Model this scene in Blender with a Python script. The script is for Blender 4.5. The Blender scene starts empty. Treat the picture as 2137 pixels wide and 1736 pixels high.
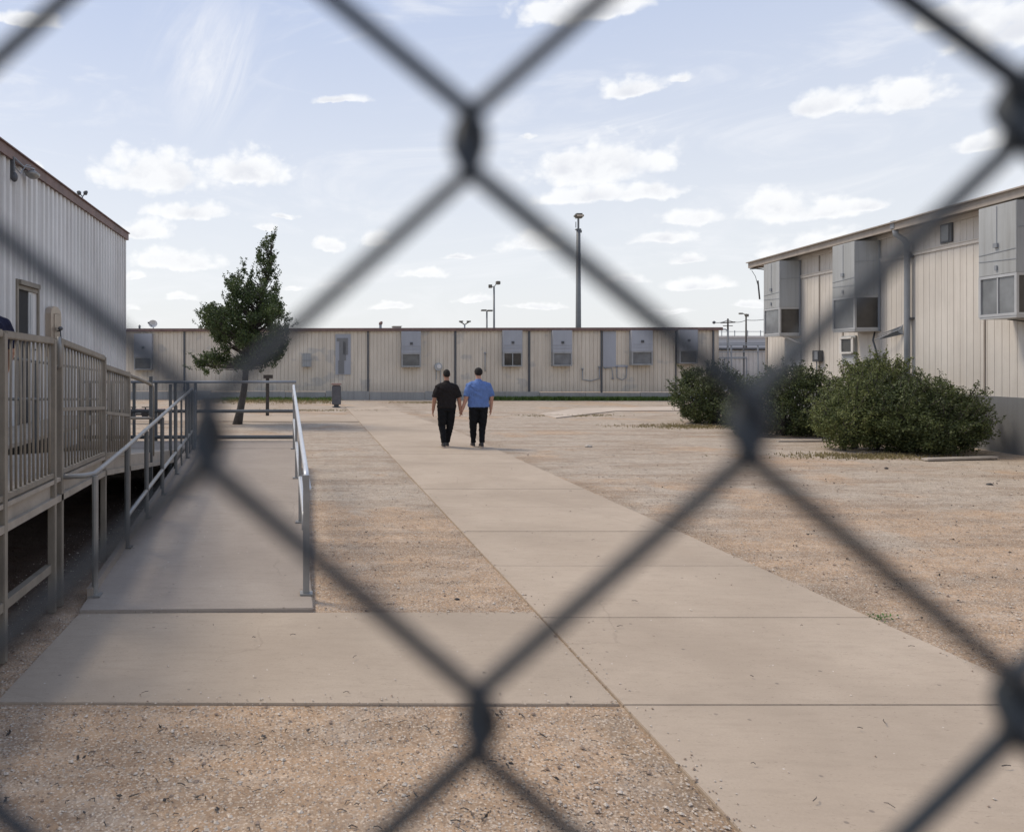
import bpy, bmesh, math, random
from mathutils import Vector, Matrix, noise as mnoise
R = math.radians
random.seed(7)
sc = bpy.context.scene
col = sc.collection
# ------------------------------------------------------------------ camera
F = 1600.0; PX, PY = 635.0, 757.0; CH = 1.9      # focal length / vanishing point of the survey, camera height
cam = bpy.data.objects.new("camera", bpy.data.cameras.new("camera"))
col.objects.link(cam); sc.camera = cam
cam.location = (0, 0, CH); cam.rotation_euler = (R(90), 0, 0)
cd = cam.data
cd.sensor_width = 36; cd.lens = 36*F/2137
cd.shift_x = (1068.5-PX)/2137; cd.shift_y = -(868-PY)/2137
cd.clip_start = 0.01; cd.clip_end = 2000
cd.dof.use_dof = True; cd.dof.focus_distance = 20; cd.dof.aperture_fstop = 7.9
# ------------------------------------------------------------------ view
sc.view_settings.view_transform = 'Standard'; sc.view_settings.look = 'None'
sc.view_settings.gamma = 1; sc.view_settings.exposure = 0.32
# ------------------------------------------------------------------ sun
SUN_DIR = Vector((-0.80, 0.42, 0)).normalized()
SUN_EL = R(56)
sl = bpy.data.lights.new("sun", 'SUN'); so = bpy.data.objects.new("sun", sl); col.objects.link(so)
sl.energy = 2.05; sl.angle = R(16); sl.color = (1.0, 0.87, 0.70)
sv = Vector((SUN_DIR.x*math.cos(SUN_EL), SUN_DIR.y*math.cos(SUN_EL), math.sin(SUN_EL)))
so.rotation_euler = sv.to_track_quat('Z', 'Y').to_euler()
# ------------------------------------------------------------------ world: sky with clouds laid out by compass direction
w = bpy.data.worlds.new("World"); sc.world = w; w.use_nodes = True
nt = w.node_tree; N = nt.nodes; L = nt.links; N.clear()
def nd(t, **k):
    n = N.new(t)
    for a, b in k.items(): setattr(n, a, b)
    return n
def mth(op, a, b=None, c=None, clamp=False):
    n = nd('ShaderNodeMath', operation=op); n.use_clamp = clamp
    for i, v in enumerate((a, b, c)):
        if v is None: continue
        if isinstance(v, (int, float)): n.inputs[i].default_value = v
        else: L.new(v, n.inputs[i])
    return n.outputs[0]
def vm(op, a, b=None, c=None):
    n = nd('ShaderNodeVectorMath', operation=op)
    for i, v in enumerate((a, b, c)):
        if v is None: continue
        if isinstance(v, (tuple, list)): n.inputs[i].default_value = v
        else: L.new(v, n.inputs[i])
    return n
def mixc(f, a, b, blend='MIX'):
    n = nd('ShaderNodeMix', data_type='RGBA', blend_type=blend)
    for i, v in ((0, f), (6, a), (7, b)):
        if isinstance(v, (int, float)): n.inputs[i].default_value = v
        elif isinstance(v, (tuple, list)): n.inputs[i].default_value = (*v, 1)
        else: L.new(v, n.inputs[i])
    return n.outputs[2]
def sstep(v, a, b, lo=0.0, hi=1.0):
    n = nd('ShaderNodeMapRange', interpolation_type='SMOOTHSTEP')
    L.new(v, n.inputs[0])
    for i, x in ((1, a), (2, b), (3, lo), (4, hi)): n.inputs[i].default_value = x
    return n.outputs[0]
tc = nd('ShaderNodeTexCoord'); dirv = vm('NORMALIZE', tc.outputs['Generated']).outputs[0]
sp = nd('ShaderNodeSeparateXYZ'); L.new(dirv, sp.inputs[0])
az = mth('ARCTAN2', sp.outputs[0], sp.outputs[1]); el = mth('ARCSINE', sp.outputs[2])
cmb = nd('ShaderNodeCombineXYZ'); L.new(az, cmb.inputs[0]); L.new(el, cmb.inputs[1])
def wnoise(scale, detail, rough, stretch=(1, 1, 1.9), off=0.0, dist=0.0):
    m = nd('ShaderNodeMapping'); m.inputs['Scale'].default_value = stretch; m.inputs['Location'].default_value = (off, off*.7, off*.3)
    L.new(dirv, m.inputs[0])
    n = nd('ShaderNodeTexNoise'); L.new(m.outputs[0], n.inputs['Vector'])
    n.inputs['Scale'].default_value = scale; n.inputs['Detail'].default_value = detail
    n.inputs['Roughness'].default_value = rough; n.inputs['Distortion'].default_value = dist
    return n
warp = wnoise(18, 5, .6, (1, 1, 1.2))
wv = vm('MULTIPLY_ADD', warp.outputs['Color'], (0.04, 0.022, 0), (-0.02, -0.011, 0)).outputs[0]
uv = vm('ADD', cmb.outputs[0], wv).outputs[0]
def ang(px, py):
    v = Vector(((px-PX)/F, 1, (PY-py)/F)).normalized()
    return math.atan2(v.x, v.y), math.asin(v.z)
clouds = [(335,374,165,82),(520,362,120,62),(400,443,115,38),(298,484,80,32),(370,550,115,40),(688,518,50,24),
 (1262,352,182,82),(1190,352,110,50),(1230,408,140,34),(1350,402,110,28),(1325,188,105,36),(1410,165,50,20),(700,210,80,20),
 (1715,225,115,46),(1890,205,120,62),(1620,440,110,58),(1720,440,110,40),(1800,432,75,26),(1445,457,80,30),(1385,500,76,27),
 (1110,506,80,34),(1700,526,150,52),(2050,305,90,38),(2110,70,190,110),(1990,40,120,60),(1230,22,230,60),(1105,290,32,11),
 (880,574,65,18),(1430,545,60,18),(1300,588,65,18),(1455,596,85,22),(590,452,38,10),(280,576,36,14),(380,622,34,12),
 (790,498,40,26),(612,608,32,10),(60,345,30,16),(60,45,120,30),(560,476,36,14),(1000,622,60,14),(1120,640,80,12),(820,640,60,14),
 (1560,640,60,14),(700,600,50,12),(1390,650,90,10),(250,640,60,12),(950,540,45,10)]
best = None
for (cx, cy, hw, ht) in clouds:
    hw *= 1.08; ht *= 1.2; cy += ht*.06
    a0, e0 = ang(cx, cy); a1, _ = ang(cx-hw, cy); a2, _ = ang(cx+hw, cy); _, e1 = ang(cx, cy-ht)
    sx = 2/(a2-a1); sy = 1/(e1-e0)
    p = vm('MULTIPLY_ADD', uv, (sx, sy, 0), (-a0*sx, -e0*sy, 0)).outputs[0]
    q = vm('MULTIPLY', p, (-1, -2.6, 0)).outputs[0]
    m = vm('MAXIMUM', p, q).outputs[0]
    ln = vm('LENGTH', m).outputs[1]
    best = ln if best is None else mth('MINIMUM', best, ln)
cn = wnoise(24, 8, .58, (1, 1, 1.25))
vo = nd('ShaderNodeTexVoronoi', feature='F1'); vmap = nd('ShaderNodeMapping'); vmap.inputs['Scale'].default_value = (1, 1, 1.25)
L.new(vm('ADD', dirv, vm('MULTIPLY_ADD', warp.outputs['Color'], (.03, .03, .03), (-.015, -.015, -.015)).outputs[0]).outputs[0], vmap.inputs[0]); L.new(vmap.outputs[0], vo.inputs['Vector'])
vo.inputs['Scale'].default_value = 34; vo.inputs['Detail'].default_value = 2; vo.inputs['Roughness'].default_value = .5
inner = mth('SUBTRACT', 1.0, best)
fld = mth('ADD', mth('MULTIPLY', inner, 1.25), mth('ADD', mth('MULTIPLY', mth('SUBTRACT', cn.outputs[0], 0.5), 0.85), mth('MULTIPLY', mth('SUBTRACT', 0.60, vo.outputs[0]), 0.60)))
cmask = mth('MULTIPLY', sstep(fld, -0.03, 0.56), 0.86)
# thin high veils
ci = wnoise(3.2, 7, .62, (1.0, 1.0, 4.5), 3.1, 1.2)
cim = sstep(ci.outputs[0], 0.46, 0.74, 0, 0.5)
wa, we = ang(450, 130); wa2, _ = ang(590, 130); _, we2 = ang(440, -40)
wp = vm('MULTIPLY_ADD', uv, (1/(wa2-wa), 1/(we2-we), 0), (-wa/(wa2-wa), -we/(we2-we), 0)).outputs[0]
wr1 = nd('ShaderNodeMapping'); wr1.inputs['Rotation'].default_value = (0, R(-32), 0); L.new(dirv, wr1.inputs[0])
wr2 = nd('ShaderNodeMapping'); wr2.inputs['Scale'].default_value = (2.2, 1, .55); L.new(wr1.outputs[0], wr2.inputs[0])
wispn = nd('ShaderNodeTexNoise'); L.new(wr2.outputs[0], wispn.inputs['Vector'])
for k_, v_ in (('Scale', 7), ('Detail', 9), ('Roughness', .66), ('Distortion', .9)): wispn.inputs[k_].default_value = v_
wm = mth('MULTIPLY', sstep(vm('LENGTH', wp).outputs[1], 1.35, 0.1), sstep(wispn.outputs[0], .38, .72, 0, .8))
cim = mth('MAXIMUM', cim, wm)
sky = nd('ShaderNodeTexSky', sky_type='NISHITA'); sky.sun_disc = False
sky.sun_elevation = SUN_EL; sky.sun_rotation = math.atan2(SUN_DIR.x, SUN_DIR.y)
sky.air_density = 1.0; sky.dust_density = 2.5; sky.ozone_density = 1.0
# hazy air: pale blue that whitens toward the horizon
hz = sstep(el, 0.0, 0.62)
haze = mixc(hz, (9.1, 9.25, 9.4), (4.75, 5.75, 8.2))
base = mixc(0.80, sky.outputs[0], haze)
csh = mth('SUBTRACT', 1.0, mth('MULTIPLY', sstep(inner, .30, .95), sstep(cn.outputs[0], .60, .36, .25, 1.0)))
ccol = mixc(csh, (7.5, 7.65, 8.1), (9.55, 9.6, 9.65))
c1 = mixc(cim, base, (8.9, 9.0, 9.3))
c2 = mixc(cmask, c1, ccol)
bg = nd('ShaderNodeBackground'); L.new(c2, bg.inputs[0]); bg.inputs[1].default_value = 0.087
wo = nd('ShaderNodeOutputWorld'); L.new(bg.outputs[0], wo.inputs[0])
try: w.cycles.sampling_method = 'MANUAL'; w.cycles.sample_map_resolution = 512
except Exception: pass

# ================================================================== helpers
def at(px, py, Y):            # survey helper: a bearing and a measured distance give a world point
    return Vector(((px-PX)/F*Y, Y, CH-(py-PY)/F*Y))
def link(o, parent=None):
    col.objects.link(o)
    if parent: o.parent = parent
    return o
def tag(o, label=None, cat=None, group=None, kind=None):
    if label: o['label'] = label
    if cat: o['category'] = cat
    if group: o['group'] = group
    if kind: o['kind'] = kind
    return o
def empty(name, loc=(0, 0, 0), rz=0, **k):
    o = bpy.data.objects.new(name, None); col.objects.link(o)
    o.location = loc; o.rotation_euler = (0, 0, rz); o.empty_display_size = .2
    return tag(o, **k)
def copy_tree(o, parent=None):
    c = o.copy(); link(c, parent)
    for ch in list(o.children): copy_tree(ch, c)
    return c
class MB:
    def __init__(s): s.v = []; s.f = []
    def add(s, vs, fs):
        k = len(s.v); s.v += [tuple(v) for v in vs]; s.f += [tuple(i+k for i in f) for f in fs]; return s
    def box(s, c, d, rz=0, M=None):
        hx, hy, hz = d[0]/2, d[1]/2, d[2]/2
        vs = [Vector((x*hx, y*hy, z*hz)) for x in (-1, 1) for y in (-1, 1) for z in (-1, 1)]
        m = M or Matrix.Rotation(rz, 3, 'Z')
        c = Vector(c); vs = [c+m@v for v in vs]
        return s.add(vs, [(0,1,3,2),(4,6,7,5),(0,4,5,1),(2,3,7,6),(0,2,6,4),(1,5,7,3)])
    def bar(s, a, b, wd, hg):          # rectangular bar between two points
        a = Vector(a); b = Vector(b); d = b-a; z = Vector((0, 0, 1))
        if abs(d.normalized().z) > .98: z = Vector((0, 1, 0))
        y = d.normalized(); x = y.cross(z).normalized(); z2 = x.cross(y)
        M = Matrix((x, y, z2)).transposed()
        return s.box((a+b)/2, (wd, d.length, hg), M=M)
    def tube(s, pts, r, seg=8, cap=True):
        pts = [Vector(p) for p in pts]; n = len(pts)
        rs = r if isinstance(r, (list, tuple)) else [r]*n
        k = len(s.v); up = None
        for i, p in enumerate(pts):
            if i == 0: d = pts[1]-p
            elif i == n-1: d = p-pts[i-1]
            else: d = (pts[i+1]-p).normalized()+(p-pts[i-1]).normalized()
            d = d.normalized() if d.length > 1e-9 else Vector((0, 0, 1))
            if up is None: up = d.orthogonal().normalized()
            up = (up-d*up.dot(d)); up = up.normalized() if up.length > 1e-6 else d.orthogonal().normalized()
            sd = d.cross(up)
            for j in range(seg):
                a = 2*math.pi*j/seg
                s.v.append(tuple(p+(up*math.cos(a)+sd*math.sin(a))*rs[i]))
        for i in range(n-1):
            for j in range(seg):
                a = k+i*seg+j; b = k+i*seg+(j+1) % seg
                s.f.append((a, b, b+seg, a+seg))
        if cap:
            s.f.append(tuple(k+j for j in reversed(range(seg)))); s.f.append(tuple(k+(n-1)*seg+j for j in range(seg)))
        return s
    def ring(s, c, rx, ry, rz_, nu=12, nv=8, M=None):     # ellipsoid
        k = len(s.v); c = Vector(c); m = M or Matrix.Identity(3)
        s.v.append(tuple(c+m@Vector((0, 0, -rz_))))
        for i in range(1, nv):
            t = math.pi*i/nv
            for j in range(nu):
                a = 2*math.pi*j/nu
                s.v.append(tuple(c+m@Vector((rx*math.sin(t)*math.cos(a), ry*math.sin(t)*math.sin(a), -rz_*math.cos(t)))))
        s.v.append(tuple(c+m@Vector((0, 0, rz_)))); e = len(s.v)-1
        for j in range(nu):
            s.f.append((k, k+1+(j+1) % nu, k+1+j))
            for i in range(nv-2):
                a = k+1+i*nu+j; b = k+1+i*nu+(j+1) % nu
                s.f.append((a, b, b+nu, a+nu))
            s.f.append((e, e-nu+j, e-nu+(j+1) % nu))
        return s
    def loft(s, rings, seg=16):        # rings (x,y,z,rx,ry) stacked upward
        k = len(s.v)
        for (x, y, z, rx, ry) in rings:
            for j in range(seg):
                a = 2*math.pi*j/seg
                ca, sa = math.cos(a), math.sin(a)
                s.v.append((x+rx*math.copysign(abs(ca)**.85, ca), y+ry*math.copysign(abs(sa)**.85, sa), z))
        n = len(rings)
        for i in range(n-1):
            for j in range(seg):
                a = k+i*seg+j; b = k+i*seg+(j+1) % seg
                s.f.append((a, b, b+seg, a+seg))
        s.f.append(tuple(k+j for j in reversed(range(seg)))); s.f.append(tuple(k+(n-1)*seg+j for j in range(seg)))
        return s
    def prism(s, poly, z0, z1):        # horizontal polygon (ccw) pulled up; z may be a function of (x,y)
        n = len(poly); f0 = z0 if callable(z0) else (lambda x, y: z0); f1 = z1 if callable(z1) else (lambda x, y: z1)
        vs = [(x, y, f0(x, y)) for x, y in poly]+[(x, y, f1(x, y)) for x, y in poly]
        fs = [tuple(reversed(range(n))), tuple(range(n, 2*n))]+[(i, (i+1) % n, (i+1) % n+n, i+n) for i in range(n)]
        return s.add(vs, fs)
    def mesh(s, name, mat, smooth=False, bevel=0):
        me = bpy.data.meshes.new(name); me.from_pydata(s.v, [], s.f); me.update()
        if bevel or not smooth:
            bm = bmesh.new(); bm.from_mesh(me); bmesh.ops.recalc_face_normals(bm, faces=bm.faces)
            if bevel:
                bmesh.ops.bevel(bm, geom=[e for e in bm.edges if len(e.link_faces) == 2 and e.calc_face_angle(0) > .6], offset=bevel, segments=2, affect='EDGES', clamp_overlap=True)
            bm.to_mesh(me); bm.free()
        if smooth: me.polygons.foreach_set('use_smooth', [True]*len(me.polygons))
        if mat: me.materials.append(mat)
        return me
    def build(s, name, mat, parent=None, smooth=False, bevel=0, **k):
        o = bpy.data.objects.new(name, s.mesh(name, mat, smooth, bevel)); link(o, parent)
        return tag(o, **k)

# ------------------------------------------------------------------ materials
def new_mat(name):
    m = bpy.data.materials.new(name); m.use_nodes = True
    t = m.node_tree; t.nodes.clear()
    o = t.nodes.new('ShaderNodeOutputMaterial'); b = t.nodes.new('ShaderNodeBsdfPrincipled')
    t.links.new(b.outputs[0], o.inputs[0]); return m, t, b
class NT:
    def __init__(s, t):
        s.t = t; g = t.nodes.new('ShaderNodeNewGeometry'); s.pos = g.outputs['Position']; s.geo = g
    def n(s, typ, **k):
        n = s.t.nodes.new(typ)
        for a, b in k.items(): setattr(n, a, b)
        return n
    def l(s, a, b): s.t.links.new(a, b)
    def mp(s, scale=(1, 1, 1), loc=(0, 0, 0), rot=(0, 0, 0)):
        m = s.n('ShaderNodeMapping'); m.inputs['Scale'].default_value = scale; m.inputs['Location'].default_value = loc
        m.inputs['Rotation'].default_value = rot; s.l(s.pos, m.inputs[0]); return m.outputs[0]
    def noise(s, scale, detail=4, rough=.55, vec=None, dist=0, out=0):
        n = s.n('ShaderNodeTexNoise'); n.inputs['Scale'].default_value = scale; n.inputs['Detail'].default_value = detail
        n.inputs['Roughness'].default_value = rough; n.inputs['Distortion'].default_value = dist
        s.l(vec or s.pos, n.inputs['Vector']); return n.outputs[out]
    def vor(s, scale, feat='F1', out='Distance', vec=None, rnd=1):
        n = s.n('ShaderNodeTexVoronoi', feature=feat); n.inputs['Scale'].default_value = scale
        n.inputs['Randomness'].default_value = rnd; s.l(vec or s.pos, n.inputs['Vector']); return n.outputs[out]
    def wob(s):
        n = s.n('ShaderNodeVectorMath', operation='MULTIPLY_ADD'); s.l(s.noise(3, 4, .6, out=1), n.inputs[0]); n.inputs[1].default_value = (.25, .25, 0)
        s.l(s.pos, n.inputs[2]); return n.outputs[0]
    def rng(s, v, a, b, lo=0, hi=1, sm=False):
        n = s.n('ShaderNodeMapRange'); n.interpolation_type = 'SMOOTHSTEP' if sm else 'LINEAR'
        s.l(v, n.inputs[0])
        for i, x in ((1, a), (2, b), (3, lo), (4, hi)): n.inputs[i].default_value = x
        return n.outputs[0]
    def math(s, op, a, b=None):
        n = s.n('ShaderNodeMath', operation=op)
        for i, v in enumerate((a, b)):
            if v is None: continue
            if isinstance(v, (int, float)): n.inputs[i].default_value = v
            else: s.l(v, n.inputs[i])
        return n.outputs[0]
    def mix(s, f, a, b, blend='MIX'):
        n = s.n('ShaderNodeMix', data_type='RGBA', blend_type=blend)
        for i, v in ((0, f), (6, a), (7, b)):
            if isinstance(v, (int, float)): n.inputs[i].default_value = v
            elif isinstance(v, (tuple, list)): n.inputs[i].default_value = (*v[:3], 1)
            else: s.l(v, n.inputs[i])
        return n.outputs[2]
    def bump(s, h, strength, dist, bsdf):
        n = s.n('ShaderNodeBump'); n.inputs['Strength'].default_value = strength; n.inputs['Distance'].default_value = dist
        s.l(h, n.inputs['Height']); s.l(n.outputs[0], bsdf.inputs['Normal'])
def sc3(c, k): return tuple(min(1, x*k) for x in c)
def mat_simple(name, c, rough=.6, metal=0, var=.12, scale=3, streak=0.0, bump=0, bscale=60, dirt=None, spec=.5):
    m, t, b = new_mat(name); q = NT(t)
    f = q.rng(q.noise(scale, 6, .6), .3, .7)
    cc = q.mix(f, sc3(c, 1-var), sc3(c, 1+var))
    if streak:
        st = q.noise(1, 6, .65, q.mp((5, 5, .35)))
        cc = q.mix(q.rng(st, .48, .72, 0, streak), cc, dirt or sc3(c, .45))
    if bump: q.bump(q.noise(bscale, 4), bump, .01, b)
    q.l(cc, b.inputs['Base Color']); b.inputs['Roughness'].default_value = rough; b.inputs['Metallic'].default_value = metal
    b.inputs['Specular IOR Level'].default_value = spec
    return m
def mat_wall(name, c, dirt, amt=.35, patch=None, rough=.65, metal=0, low=None):
    m, t, b = new_mat(name); q = NT(t)
    f = q.rng(q.noise(.55, 5, .55), .35, .68)
    cc = q.mix(f, sc3(c, .9), sc3(c, 1.06))
    st = q.noise(1, 7, .68, q.mp((3.2, 3.2, .16)))
    cc = q.mix(q.rng(st, .46, .74, 0, amt), cc, dirt)
    st2 = q.noise(1, 5, .7, q.mp((14, 14, .5), (3, 1, 0)))
    cc = q.mix(q.rng(st2, .5, .8, 0, amt*.8), cc, sc3(dirt, .75))
    gr = q.noise(40, 3, .7); cc = q.mix(q.rng(gr, .35, .75, 0, .12), cc, dirt)
    if patch:
        pn = q.noise(.9, 3, .5, q.mp((1, 1, 1.4), (5, 2, 0))); cc = q.mix(q.rng(pn, .60, .66, 0, .55), cc, patch)
    if low:
        s = q.n('ShaderNodeSeparateXYZ'); q.l(q.pos, s.inputs[0])
        hh = q.math('ADD', s.outputs[2], q.math('MULTIPLY', q.noise(3, 5, .6), .5))
        cc = q.mix(q.rng(hh, low+.1, low+.75, .5, 0), cc, dirt)
    oi = q.n('ShaderNodeObjectInfo'); cc = q.mix(q.rng(oi.outputs['Random'], 0, 1, 0, .25), cc, sc3(c, .72)) if 'panel' in name else cc
    q.l(cc, b.inputs['Base Color']); b.inputs['Roughness'].default_value = rough; b.inputs['Metallic'].default_value = metal
    q.bump(q.noise(2.2, 5), .3, .03, b)
    return m
M = {}
M['left_wall'] = mat_wall('left_wall', (.66, .66, .655), (.33, .30, .28), .45, metal=.15, rough=.5)
M['far_wall'] = mat_wall('far_wall', (.64, .58, .485), (.34, .29, .23), .48, patch=(.36, .36, .35), low=.4)
M['right_wall'] = mat_wall('right_wall', (.63, .595, .545), (.36, .32, .275), .36, patch=None)
M['panel'] = mat_wall('panel', (.41, .43, .44), (.22, .22, .20), .55)
M['panel_far'] = mat_wall('panel_far', (.36, .38, .42), (.22, .23, .25), .25)
M['skirt'] = mat_wall('skirt', (.19, .195, .20), (.14, .14, .14), .4)
M['block'] = mat_wall('block', (.34, .335, .32), (.16, .165, .16), .5)
M['fascia'] = mat_simple('fascia', (.17, .105, .09), .6, var=.2, scale=2, streak=.5)
M['fascia_tan'] = mat_simple('fascia_tan', (.33, .29, .25), .6, var=.12, scale=2, streak=.3)
M['darktrim'] = mat_simple('darktrim', (.075, .08, .088), .5)
M['pipe'] = mat_simple('pipe', (.24, .26, .285), .5, var=.1)
M['alu'] = mat_simple('alu', (.45, .46, .47), .42, metal=.3, var=.08)
M['alu_far'] = mat_simple('alu_far', (.30, .31, .315), .5, metal=.2, var=.15, streak=.4)
M['roof'] = mat_simple('roof', (.35, .33, .31), .8)
M['deck'] = mat_simple('deck', (.33, .29, .24), .75, var=.16, scale=4, streak=.35, bump=.3)
M['deckrail'] = mat_simple('deckrail', (.225, .198, .16), .6, var=.18, scale=5, streak=.4, bump=.2)
M['tan_metal'] = mat_simple('tan_metal', (.42, .35, .28), .35, metal=.55, var=.15)
M['rail'] = mat_simple('rail', (.27, .27, .262), .42, metal=.35, var=.12, scale=8, streak=.3, dirt=(.18, .15, .12))
M['rail_light'] = mat_simple('rail_light', (.58, .60, .62), .35, metal=.35, var=.08, scale=8)
M['rail_dark'] = mat_simple('rail_dark', (.12, .125, .125), .5, metal=.2, var=.15)
M['wire'] = mat_simple('wire', (.030, .039, .050), .55, metal=.25, var=.2, scale=60)
M['bark'] = mat_simple('bark', (.065, .058, .052), .9, var=.3, scale=14, bump=.8, bscale=40)
M['pole'] = mat_simple('pole', (.14, .15, .155), .5, var=.1)
M['polelamp'] = mat_simple('polelamp', (.12, .11, .09), .5)
M['wood'] = mat_simple('wood', (.42, .38, .33), .8, var=.15, scale=6, bump=.4)
M['stone'] = mat_simple('stone', (.42, .37, .32), .9, var=.3, scale=30)
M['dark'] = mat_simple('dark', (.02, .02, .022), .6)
M['inside'] = mat_simple('inside', (.03, .03, .03), .9)
M['distant'] = mat_simple('distant', (.42, .44, .48), .8, var=.06)
M['distant_pale'] = mat_simple('distant_pale', (.52, .50, .48), .8, var=.08)
M['brownbin'] = mat_simple('brownbin', (.10, .10, .11), .6, var=.2, scale=9, streak=.4)
M['red'] = mat_simple('red', (.28, .16, .13), .6)
M['white'] = mat_simple('white', (.62, .61, .59), .6)
def glass(name, c, rough=.08):
    m, t, b = new_mat(name); q = NT(t)
    q.l(q.mix(q.rng(q.noise(2.5, 4), .35, .7), sc3(c, .75), sc3(c, 1.25)), b.inputs['Base Color'])
    b.inputs['Roughness'].default_value = rough; b.inputs['Specular IOR Level'].default_value = .55
    return m
M['glass'] = glass('glass', (.055, .052, .048)); M['glass_far'] = glass('glass_far', (.11, .115, .115), .25); M['glass_pale'] = glass('glass_pale', (.16, .17, .18), .12)
def leafmat(name, dark, light, trans=.3):
    m, t, b = new_mat(name); q = NT(t)
    rp = q.geo.outputs['Random Per Island']
    c = q.mix(q.math('POWER', rp, 1.7), dark, light)
    c = q.mix(q.rng(q.noise(2.2, 3), .38, .66, 0, .55), c, sc3(light, 1.1))
    q.l(c, b.inputs['Base Color']); b.inputs['Roughness'].default_value = .5; b.inputs['Specular IOR Level'].default_value = .35
    tr = q.n('ShaderNodeBsdfTranslucent'); q.l(c, tr.inputs[0])
    mx = q.n('ShaderNodeMixShader'); mx.inputs[0].default_value = trans
    o = [n for n in t.nodes if n.type == 'OUTPUT_MATERIAL'][0]
    q.l(b.outputs[0], mx.inputs[1]); q.l(tr.outputs[0], mx.inputs[2]); q.l(mx.outputs[0], o.inputs[0])
    return m
M['leaf_tree'] = leafmat('leaf_tree', (.018, .036, .012), (.11, .15, .055))
M['leaf_dark'] = leafmat('leaf_dark', (.011, .022, .009), (.14, .17, .062))
M['leaf_light'] = leafmat('leaf_light', (.030, .050, .014), (.22, .245, .09))
M['grass'] = leafmat('grass', (.07, .13, .03), (.16, .23, .06))
M['grass_dry'] = leafmat('grass_dry', (.17, .14, .07), (.30, .25, .12))
M['weed'] = leafmat('weed', (.05, .12, .03), (.12, .24, .06))
# ground
def ground_mat():
    m, t, b = new_mat('ground'); q = NT(t)
    brown = q.mix(q.rng(q.noise(7, 6, .65), .32, .7), (.42, .28, .175), (.53, .38, .255))
    grey = q.mix(q.rng(q.noise(9, 6, .6), .32, .7), (.385, .325, .26), (.50, .43, .35))
    big = q.noise(.42, 5, .6, q.mp((1, .8, 1), (11, 4, 0)))
    s = q.n('ShaderNodeSeparateXYZ'); q.l(q.pos, s.inputs[0])
    # pale compacted stone further up the yard, reddish dirt close to the fence
    far = q.rng(s.outputs[1], 5.5, 12, -.17, .10)
    f = q.rng(q.math('ADD', big, far), .47, .57, 0, 1, True)
    c = q.mix(f, brown, grey)
    band = q.noise(1, 5, .65, q.mp((.35, 1.6, 1), (2, 7, 0)))
    c = q.mix(q.rng(band, .46, .60, 0, .75), c, (.27, .195, .135))
    mf = q.noise(1, 8, .72, q.mp((3.2, 7, 1), (1, 9, 0))); c = q.mix(q.rng(mf, .36, .60, .45, 0), c, (.20, .15, .11))
    mg = q.noise(1, 8, .7, q.mp((1.6, 3.4, 1), (7, 3, 0))); c = q.mix(q.rng(mg, .5, .7, 0, .5), c, (.56, .49, .41))
    # damp darker dirt gathered along the two edges of the path, in uneven blots
    for x0_, wd_ in ((1.70, .22), (4.30, .38)):
        dd = q.math('ABSOLUTE', q.math('SUBTRACT', q.math('ADD', s.outputs[0], q.math('MULTIPLY', q.math('SUBTRACT', q.noise(1.6, 6, .7), .5), .7)), x0_))
        c = q.mix(q.math('MULTIPLY', q.rng(dd, 0, wd_, .62, 0), q.rng(q.noise(.9, 4), .38, .6)), c, (.20, .145, .095))
    # pebbles
    pc = q.vor(42, out='Color'); pd = q.vor(42)
    sepc = q.n('ShaderNodeSeparateColor'); q.l(pc, sepc.inputs[0])
    pm = q.math('MULTIPLY', q.rng(pd, .42, .22), q.rng(sepc.outputs[0], .45, .6))
    pcol = q.mix(sepc.outputs[1], (.24, .18, .14), (.72, .66, .58))
    c = q.mix(q.math('MULTIPLY', pm, .75), c, pcol)
    p2 = q.vor(110, out='Color'); s2 = q.n('ShaderNodeSeparateColor'); q.l(p2, s2.inputs[0])
    c = q.mix(q.rng(s2.outputs[0], .45, .8, 0, .6), c, q.mix(s2.outputs[1], (.17, .12, .085), (.78, .68, .56)))
    # twigs and debris: thin stretched dark flecks
    tw = q.noise(1, 3, .5, q.mp((22, 75, 1), (1, 1, 0), (0, 0, .5)), dist=2.5)
    c = q.mix(q.rng(tw, .66, .71, 0, .6), c, (.15, .11, .085))
    # dark mulch under the deck, with the deck's shade painted into its colour
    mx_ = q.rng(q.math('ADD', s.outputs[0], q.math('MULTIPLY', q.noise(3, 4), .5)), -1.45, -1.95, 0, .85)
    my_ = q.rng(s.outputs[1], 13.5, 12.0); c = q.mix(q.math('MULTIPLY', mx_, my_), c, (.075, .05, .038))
    q.l(c, b.inputs['Base Color']); b.inputs['Roughness'].default_value = .95; b.inputs['Specular IOR Level'].default_value = .15
    h = q.math('ADD', q.math('MULTIPLY', pm, .5), q.math('ADD', q.noise(30, 5, .7), q.math('MULTIPLY', q.noise(2.0, 5, .6), 7)))
    q.bump(h, .75, .022, b)
    return m
M['ground'] = ground_mat()
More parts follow.
